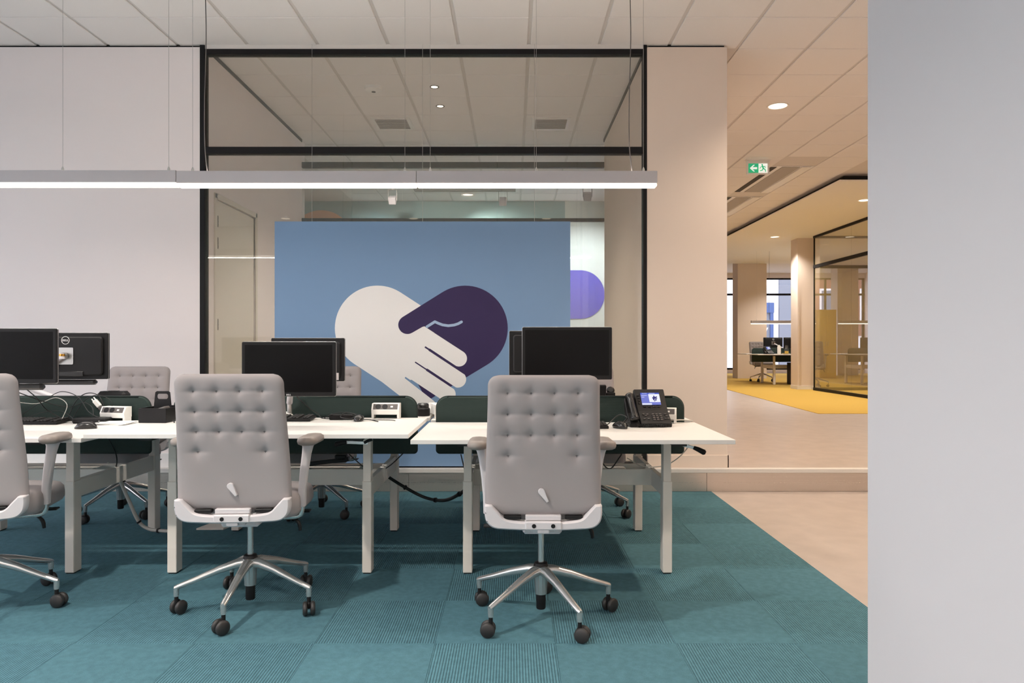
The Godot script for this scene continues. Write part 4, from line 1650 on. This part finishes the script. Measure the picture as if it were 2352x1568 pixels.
func exit_sign(at: Vector3) -> void:
	var t := thing("exit_sign", "green exit sign with a white arrow and running figure", "exit sign", at)
	var s := S()
	box(s, Vector3(0, 0.006, 0), Vector3(0.34, 0.02, 0.05), 0.003)
	part("ceiling_bracket", s, M.white_plastic, t)
	s = S()
	box(s, Vector3(0, -0.1, 0), Vector3(0.32, 0.19, 0.016), 0.003)
	part("sign_panel", s, M.sign_white, t)
	s = S()
	box(s, Vector3(-0.062, -0.107, 0.009), Vector3(0.14, 0.128, 0.002))
	var field := part("green_sign_field", s, M.exit_green, t)
	s = S()
	box(s, Vector3(0.07, -0.107, 0.009), Vector3(0.124, 0.128, 0.002))
	var door := part("white_sign_field", s, M.exit_white, t)
	s = S()
	var a := PackedVector2Array([Vector2(-0.05, 0), Vector2(0.0, 0.046), Vector2(0.02, 0.046), Vector2(-0.014, 0.014), Vector2(0.05, 0.014), Vector2(0.05, -0.014), Vector2(-0.014, -0.014), Vector2(0.02, -0.046), Vector2(0.0, -0.046)])
	prism(s, a, 0.0, 0.001, Vector3(-0.062, -0.107, 0.010))
	part("sign_arrow", s, M.exit_white, field)
	s = S()
	var o := Vector3(0.07, -0.107, 0.010)
	prism(s, circle(Vector2(-0.012, 0.046), 0.011, 14), 0.0, 0.001, o)
	for l in [[-0.008, 0.03, 0.004, -0.004, 0.010], [0.004, -0.004, 0.030, -0.020, 0.007], [0.030, -0.020, 0.036, -0.048, 0.006], [0.0, -0.006, -0.012, -0.03, 0.007], [-0.012, -0.03, -0.04, -0.036, 0.006], [-0.006, 0.026, -0.034, 0.014, 0.005], [-0.034, 0.014, -0.042, -0.004, 0.005], [-0.004, 0.024, 0.022, 0.024, 0.005], [0.022, 0.024, 0.034, 0.008, 0.005]]:
		prism(s, capsule(Vector2(l[0], l[1]) * 100.0, Vector2(l[2], l[3]) * 100.0, l[4] * 100.0), 0.0, 0.0011, o, Basis.from_scale(Vector3(0.01, 0.01, 1)))
	part("running_figure", s, M.exit_green, door)

func outdoors() -> void:
	var g := setting("street", "pavement outside the windows")
	var s := S()
	span(s, -30, 40, -0.3, -0.15, 26.2, 60)
	span(s, -40, -6.9, -0.3, -0.15, -30, 26.2)
	part("paving", s, M.street, g)
	var b := thing("street_building", "pale buildings with blue shop front across the street", "building", V(12.0, -0.15, 36.0))
	s = S()
	box(s, Vector3(0, 5, -1), Vector3(24, 10, 2))
	part("wall", s, M.facade_white, b)
	s = S()
	box(s, Vector3(1.75, 3.0, 0.06), Vector3(0.95, 6.0, 0.16))
	part("grey_pier", s, M.facade_grey, b)
	for x in [0.05, 0.9]:
		s = S()
		box(s, Vector3(x, 1.6, 0.06), Vector3(0.16, 3.3, 0.16))
		part("blue_post", s, M.facade_blue, b)
	s = S()
	box(s, Vector3(0.45, 3.2, 0.07), Vector3(1.1, 0.5, 0.18))
	part("blue_fascia", s, M.facade_blue, b)
	s = S()
	box(s, Vector3(0.47, 1.55, 0.02), Vector3(0.7, 2.8, 0.06))
	part("shop_door", s, M.facade_grey, b)
	word("SY", 0.42, b, M.white_print, Vector3(0.5, 2.05, 0.06))
	for k in 4:
		s = S()
		box(s, Vector3(3.9 + 2.0 * k, 3.3, 0.02), Vector3(1.2, 1.7, 0.1))
		var f := part("window", s, M.facade_white, b)
		s = S()
		box(s, Vector3(3.9 + 2.0 * k, 3.3, 0.05), Vector3(1.0, 1.5, 0.08))
		part("pane", s, M.facade_glass, f)
	s = S()
	box(s, Vector3(6.9, 3.4, -0.02), Vector3(8.2, 3.2, 0.12))
	part("brick_band", s, M.facade_brick, b)

# ---------------------------------------------------------------- the benches in front
func benches() -> void:
	var g := "white double desks in the foreground row"
	double_desk(-3.72, 0.779, 0.78, 3.555, "white double desk cut off by the photo's left edge", g, [-3.42, -2.392], [-3.66, -2.197, 0.579, 0.924])
	var c := double_desk(-2.11, 0.799, 0.79, 3.555, "middle white double desk holding the black caddy", g, [-1.838, -0.785], [-2.057, -0.578, 0.579, 0.924])
	var r := double_desk(-0.50, 0.771, 0.775, 3.555, "white double desk with the lit phone, nearest the column", g, [-0.24, 0.84], [-0.459, 1.044, 0.579, 0.924])
	crank(c, V(-0.74, 0.733, 3.72), Vector3(-0.115, 0.004, 0.0))
	crank(r, V(0.88, 0.712, 3.85), Vector3(0.085, -0.018, 0.03))

func chairs() -> void:
	var g := "grey tufted office chairs on the near side"
	chair(V(-2.475, 0, 3.42), 0.25, 0.0, "grey tufted chair cut off by the left edge of the photo", g)
	chair(V(-1.238, 0, 3.42), 0.06, -0.314, "grey tufted chair in front of the middle double desk", g)
	chair(V(0.132, 0, 3.30), 0.0, 0.175, "grey tufted chair facing the desk with the lit phone", g)
	var h := "grey tufted office chairs on the far side"
	chair(V(-2.87, 0, 5.30), PI + 0.05, -0.55, "grey tufted chair before the white wall, farther side", h, 0.045)
	chair(V(-1.41, 0, 5.35), PI, -0.75, "grey tufted chair hidden behind the middle monitors", h, 0.045)
	chair(V(0.56, 0, 5.35), PI, -0.6, "grey tufted chair hidden behind the monitor near the column", h, 0.045)

func desk_things() -> void:
	var g := "black monitors on the foreground desks"
	monitor(V(-2.728, 1.178, 3.92), 0.03, "black monitor cut off by the photo's left edge", g, true)
	monitor(V(-2.855, 1.166, 4.66), PI + 0.04, "monitor turned away showing silver round badge before white wall", g, true)
	monitor(V(-1.216, 1.106, 3.94), 0.02, "black switched-off monitor behind the middle grey chair", g)
	monitor(V(-1.407, 1.135, 5.0), PI - 0.02, "monitor turned away, seen over the middle black monitor", g)
	monitor(V(0.312, 1.19, 4.10), -0.03, "black switched-off monitor nearest the column", g)
	monitor(V(0.236, 1.18, 4.76), PI, "monitor turned away behind the one nearest the column", g)
	var a := "monitor arms"
	monitor_arm(V(-3.02, 0.78, 4.322), V(-2.97, 0.96, 4.2), V(-2.728, 1.178, 3.99), "white monitor arm at the desk cut off on the left", a)
	monitor_arm(V(-2.78, 0.78, 4.56), V(-3.10, 0.97, 4.60), V(-2.855, 1.166, 4.59), "white monitor arm of the turned away monitor with badge", a)
	monitor_arm(V(-1.33, 0.80, 4.32), V(-1.30, 1.0, 4.25), V(-1.216, 1.106, 4.01), "silver monitor arm behind the middle black monitor", a)
	monitor_arm(V(-1.18, 0.79, 4.56), V(-1.13, 1.035, 4.62), V(-1.407, 1.135, 4.93), "silver monitor arm of the farther middle monitor", a)
	monitor_arm(V(0.25, 0.772, 4.30), V(0.42, 0.95, 4.26), V(0.312, 1.19, 4.17), "white monitor arm behind the chair by the phone desk", a)
	monitor_arm(V(0.1, 0.776, 4.52), V(0.15, 1.0, 4.6), V(0.236, 1.18, 4.69), "white monitor arm of the monitor turned away by the column", a)
	power_box(V(-2.37, 0.781, 4.33), -0.2, "white socket box beside the papers on the left desk")
	power_box(V(-0.752, 0.801, 4.33), -0.03, "white socket box at the middle desk's free corner")
	power_box(V(0.90, 0.773, 4.33), -0.25, "white socket box half hidden behind the lit phone")
	power_box(V(-0.485, 0.776, 4.60), 1.9, "white socket box seen edge-on in the gap between screens")
	var kg := "black keyboards"
	keyboard(V(-2.835, 0.779, 4.22), 0.0, "black keyboard under tangled cables on the left desk", kg)
	keyboard(V(-1.375, 0.799, 4.20), 0.0, "black keyboard beside the adapter on the middle desk", kg)
	keyboard(V(0.318, 0.771, 4.08), 0.0, "black keyboard mostly behind the chair by the phone", kg)
	mouse(V(-2.335, 0.779, 3.96), PI / 2 + 0.2, "black mouse near the front of the left desk", M.black_gloss)
	mouse(V(-0.885, 0.799, 4.17), 0.15, "black mouse on its cable beside the black adapter", M.black_gloss)
	mouse(V(0.605, 0.771, 4.05), 0.5, "black mouse in front of the telephone handset", M.black_gloss)
	mouse(V(-1.36, 0.799, 4.32), PI / 2, "small white mouse behind the middle keyboard", M.white_plastic)
	desk_phone(V(0.765, 0.771, 4.17), 0.10, "black desk phone with a lit blue display")
	desk_phone(V(0.56, 0.776, 4.72), PI, "black desk phone turned away behind the dark screen", false)
	var bc := thing("black_case", "rounded black case peeking over the left dark screen", "case", V(-2.60, 0.78, 4.72))
	var cs := S()
	box(cs, Vector3(0, 0.078, 0), Vector3(0.19, 0.156, 0.09), 0.02)
	part("body", cs, M.black_plastic, bc)
	cs = S()
	box(cs, Vector3(0, 0.157, 0), Vector3(0.06, 0.004, 0.03), 0.001)
	part("top_button", cs, M.black_gloss, bc)
	bc = thing("black_charger", "black rounded charger in the gap between the two screens", "charger", V(-0.562, 0.79, 4.56))
	cs = S()
	lathe(cs, [Vector2(0, 0), Vector2(0.042, 0.0), Vector2(0.045, 0.006), Vector2(0.045, 0.045), Vector2(0.038, 0.052), Vector2(0, 0.052)], 20)
	part("body", cs, M.black_plastic, bc)
	cs = S()
	lathe(cs, [Vector2(0.034, 0.05), Vector2(0.038, 0.056), Vector2(0.038, 0.07), Vector2(0.028, 0.08), Vector2(0, 0.082)], 20)
	part("cap", cs, M.black_gloss, bc)
	# flat dock, papers, caddy, adapter, plug
	var o := thing("docking_station", "flat black dock between keyboard and papers", "dock", V(-2.47, 0.779, 4.26), 0.05)
	var s := S()
	box(s, Vector3(0, 0.016, 0), Vector3(0.19, 0.03, 0.10), 0.006)
	part("casing", s, M.black_plastic, o)
	s = S()
	lathe(s, [Vector2(0, 0), Vector2(0.003, 0), Vector2(0.003, 0.001), Vector2(0, 0.001)], 8, Vector3(0.06, 0.014, 0.05), Basis(Vector3.RIGHT, PI / 2))
	part("indicator", s, M.silver_print, o)
	o = thing("paper_pile", "loose white papers in front of the socket box", "papers", V(-2.30, 0.779, 4.20), -0.1)
	for k in 5:
		s = S()
		box(s, Vector3(0.008 * (k % 3) - 0.01, 0.0012 + 0.0022 * k, 0.006 * (k % 2)), Vector3(0.20, 0.0012, 0.14), 0.0, Basis(Vector3.UP, 0.12 * (k - 2)))
		part("sheet", s, M.paper, o)
	o = thing("desk_caddy", "black desk caddy with an upright carrying handle", "caddy", V(-2.015, 0.799, 4.17), -0.06)
	s = S()
	box(s, Vector3(0, 0.003, 0), Vector3(0.16, 0.006, 0.22), 0.002)
	for x in [-0.078, 0.078]:
		box(s, Vector3(x, 0.042, 0), Vector3(0.005, 0.08, 0.22), 0.001)
	for z in [-0.108, 0.108]:
		box(s, Vector3(0, 0.042, z), Vector3(0.16, 0.08, 0.005), 0.001)
	part("tray", s, M.black_plastic, o)
	s = S()
	var outer := PackedVector2Array([Vector2(-0.055, 0.0), Vector2(0.055, 0.0), Vector2(0.05, 0.10), Vector2(0.043, 0.165), Vector2(0.034, 0.172), Vector2(-0.034, 0.172), Vector2(-0.043, 0.165), Vector2(-0.05, 0.10)])
	var holes := rrect(0.066, 0.03, 0.012, 4)
	var hole := PackedVector2Array()
	for p in holes:
		hole.append(p + Vector2(0, 0.142))
	# the plate is made of a left and a right half round the grip hole
	for m in [-1.0, 1.0]:
		var half := Geometry2D.intersect_polygons(outer, PackedVector2Array([Vector2(0, -1), Vector2(m, -1), Vector2(m, 1), Vector2(0, 1)]))[0]
		var cut: PackedVector2Array = Geometry2D.clip_polygons(half, hole)[0]
		prism(s, cut, -0.003, 0.003)
	part("handle_plate", s, M.black_plastic, o)
	s = S()
	box(s, Vector3(0.035, 0.07, 0.05), Vector3(0.05, 0.03, 0.06), 0.006, Basis(Vector3.BACK, 0.3))
	part("grey_pouch", s, M.socket_grey, o)
	o = thing("power_adapter", "flat black power adapter wrapped in its cable", "adapter", V(-1.0, 0.799, 4.25), 0.08)
	s = S()
	box(s, Vector3(0, 0.016, 0), Vector3(0.14, 0.032, 0.06), 0.005)
	part("casing", s, M.black_plastic, o)
	s = S()
	tube(s, smoothed([Vector3(-0.1, 0.01, 0.02), Vector3(-0.05, 0.035, 0.03), Vector3(0.02, 0.045, 0.03), Vector3(0.09, 0.03, 0.05), Vector3(0.06, 0.012, 0.07), Vector3(0.0, 0.02, 0.06), Vector3(0.03, 0.04, 0.0), Vector3(0.13, 0.02, 0.02)]), 0.0025, 6)
	part("wrapped_cable", s, M.cord_black, o)
	o = thing("plug_adapter", "white plug with grey connector propped against the screen", "plug", V(-2.50, 0.80, 4.355), 0.0)
	s = S()
	var tilt := Basis(Vector3.BACK, 0.7)
	box(s, Vector3(0, 0.085, 0), Vector3(0.028, 0.05, 0.02), 0.004, tilt)
	for x in [-0.008, 0.008]:
		box(s, Vector3(0, 0.085, 0) + tilt * Vector3(x, 0.033, 0), Vector3(0.006, 0.018, 0.006), 0.001, tilt)
	part("white_plug", s, M.white_plastic, o)
	s = S()
	box(s, Vector3(0, 0.085, 0) + tilt * Vector3(0, -0.055, 0), Vector3(0.03, 0.06, 0.018), 0.005, tilt)
	part("grey_connector", s, M.socket_grey, o)
	# cables lying about
	var y := 0.784
	cable("black_cable", "black cable looping over the screen above the left keyboard", [V(-2.95, 0.80, 4.30), V(-2.78, 0.93, 4.36), V(-2.70, 0.955, 4.36), V(-2.60, 0.92, 4.34), V(-2.52, 0.84, 4.30), V(-2.42, 0.80, 4.25), V(-2.37, 0.786, 4.1), V(-2.36, 0.79, 4.0)], 0.0025, M.cord_black)
	cable("black_cable", "black cable hanging from the cut-off monitor to its keyboard", [V(-2.72, 1.03, 3.98), V(-2.70, 0.94, 4.1), V(-2.74, 0.86, 4.25), V(-2.66, 0.80, 4.28), V(-2.58, 0.80, 4.26)], 0.003, M.cord_black)
	cable("black_cable", "thin black cable arching left of the white plug", [V(-2.62, 0.79, 4.30), V(-2.58, 0.90, 4.36), V(-2.50, 0.935, 4.36), V(-2.42, 0.90, 4.36), V(-2.41, 0.82, 4.36)], 0.0022, M.cord_black)
	cable("black_cable", "black cable drooping between the cut-off monitor and the dock", [V(-2.80, 1.0, 4.0), V(-2.74, 0.90, 4.25), V(-2.66, 0.865, 4.34), V(-2.58, 0.89, 4.35), V(-2.52, 0.86, 4.34), V(-2.48, 0.815, 4.28)], 0.0028, M.cord_black)
	cable("black_cable", "black cable looping over the screen's top edge by the black case", [V(-2.66, 0.80, 4.33), V(-2.63, 0.90, 4.36), V(-2.57, 0.945, 4.37), V(-2.50, 0.93, 4.37), V(-2.46, 0.85, 4.36), V(-2.47, 0.80, 4.33)], 0.0028, M.cord_black)
	cable("black_cable", "black cable lying on the left keyboard's back edge", [V(-2.90, 0.80, 4.31), V(-2.80, 0.835, 4.32), V(-2.70, 0.84, 4.33), V(-2.62, 0.80, 4.31), V(-2.55, 0.80, 4.20)], 0.0025, M.cord_black)
	cable("grey_cable", "thin grey cable crossing the dark screen on the left", [V(-3.0, 0.90, 4.33), V(-2.85, 0.885, 4.33), V(-2.74, 0.92, 4.34), V(-2.66, 0.88, 4.32), V(-2.63, 0.80, 4.22)], 0.002, M.cord_grey)
	cable("black_cable", "black cable from the middle monitor down to its keyboard", [V(-1.21, 0.97, 4.0), V(-1.19, 0.88, 4.2), V(-1.15, 0.83, 4.28), V(-1.12, 0.806, 4.26), V(-1.05, 0.803, 4.27)], 0.003, M.cord_black)
	cable("black_cable", "black cable with bare plug ends below the middle socket box", [V(-0.86, 0.812, 4.14), V(-0.82, 0.806, 4.17), V(-0.78, 0.803, 4.13), V(-0.76, 0.803, 4.10)], 0.003, M.cord_black)
	cable("black_cable", "short cable ending at the middle desk's corner", [V(-0.82, 0.803, 4.19), V(-0.74, 0.803, 4.19), V(-0.69, 0.803, 4.17), V(-0.67, 0.804, 4.14)], 0.0025, M.cord_black)
	cable("black_cable", "black cables bundled between keyboard and telephone handset", [V(0.50, 0.776, 4.08), V(0.55, 0.78, 4.16), V(0.62, 0.83, 4.2), V(0.66, 0.82, 4.15), V(0.63, 0.79, 4.12), V(0.67, 0.80, 4.1)], 0.003, M.cord_black)
	cable("white_cable", "white cable leaving the socket box behind the phone", [V(0.93, 0.785, 4.30), V(0.99, 0.79, 4.31), V(1.05, 0.786, 4.34), V(1.09, 0.778, 4.36)], 0.004, M.cord_grey)
	cable("coiled_phone_cord", "coiled black phone cord beside the caddy", coil(V(-1.90, 0.809, 4.05), V(-1.84, 0.809, 4.12), 7, 0.008), 0.0022, M.cord_black, "")
	# cables and spines under the desks
	cable("grey_cable", "thin grey cable drooping behind the crank handle", [V(1.06, 0.74, 4.25), V(1.04, 0.62, 4.3), V(0.94, 0.52, 4.35), V(0.80, 0.50, 4.38), V(0.70, 0.55, 4.4)], 0.003, M.cord_grey)
	cable("black_cable", "black cable hanging under the desk with the phone", [V(0.52, 0.62, 4.3), V(0.55, 0.52, 4.35), V(0.60, 0.49, 4.38), V(0.66, 0.56, 4.4), V(0.70, 0.60, 4.4), V(0.95, 0.585, 4.4)], 0.004, M.cord_black)
	cable("black_cable", "black cable drooping under the middle desk beside its leg", [V(-0.98, 0.58, 4.35), V(-0.90, 0.50, 4.38), V(-0.84, 0.47, 4.4), V(-0.76, 0.49, 4.42), V(-0.66, 0.58, 4.42)], 0.004, M.cord_black)
	cable("black_cable", "black cable hanging below the screen left of the phone desk leg", [V(-0.31, 0.575, 4.38), V(-0.29, 0.50, 4.36), V(-0.27, 0.43, 4.30), V(-0.262, 0.36, 4.2), V(-0.26, 0.30, 4.0)], 0.004, M.cord_black)
	cable("black_cable", "black cable curling under the left desk top", [V(-2.38, 0.75, 4.2), V(-2.36, 0.60, 4.3), V(-2.40, 0.50, 4.38), V(-2.46, 0.47, 4.4)], 0.004, M.cord_black)
	o = thing("power_strip", "black power strip with adapters under the middle desk", "power strip", V(-1.12, 0.515, 4.36))
	s = S()
	box(s, Vector3(0, 0.02, 0), Vector3(0.28, 0.025, 0.05), 0.004, Basis(Vector3.BACK, 0.12))
	part("strip", s, M.black_plastic, o)
	s = S()
	box(s, Vector3(0.09, 0.045, 0), Vector3(0.07, 0.035, 0.05), 0.006)
	part("adapter", s, M.black_plastic, o)
	spine([V(-0.80, 0.42, 4.55), V(-0.68, 0.33, 4.6), V(-0.55, 0.265, 4.6), V(-0.42, 0.27, 4.5), V(-0.32, 0.33, 4.4), V(-0.25, 0.40, 4.3)], M.cord_black, "sagging black cable hose between the two right benches")
	spine([V(-2.52, 0.50, 4.5), V(-2.49, 0.43, 4.55), V(-2.44, 0.25, 4.6), V(-2.40, 0.10, 4.65), V(-2.34, 0.05, 4.66), V(-2.26, 0.045, 4.64), V(-2.15, 0.05, 4.6)], M.cord_grey, "pale cable hose curving to the floor under the left bench")
	o = thing("base_plate", "flat grey plate on the carpet under the middle desk", "plate", V(-2.01, 0, 4.93), 0.0)
	s = S()
	prism(s, PackedVector2Array([Vector2(-0.10, -0.1), Vector2(0.08, -0.1), Vector2(0.12, 0.1), Vector2(-0.05, 0.1)]), 0.0, 0.012, Vector3.ZERO, lying(), 0.002)
	part("plate", s, M.desk_frame, o)

func spine(pts: Array, m: Material, label: String) -> void:
	var q := smoothed(pts, 8)
	var o := cable("cable_hose", label, pts, 0.011, m, "cable hoses under the desks", "cable hose")
	for k in [int(q.size() * 0.2), int(q.size() * 0.5), int(q.size() * 0.8)]:
		var s := S()
		var along: Vector3 = (q[k + 1] - q[k]).normalized()
		tube(s, [q[k] - pts[0] - along * 0.006, q[k] - pts[0] + along * 0.006], 0.0155, 10)
		part("clip", s, M.black_plastic, o)
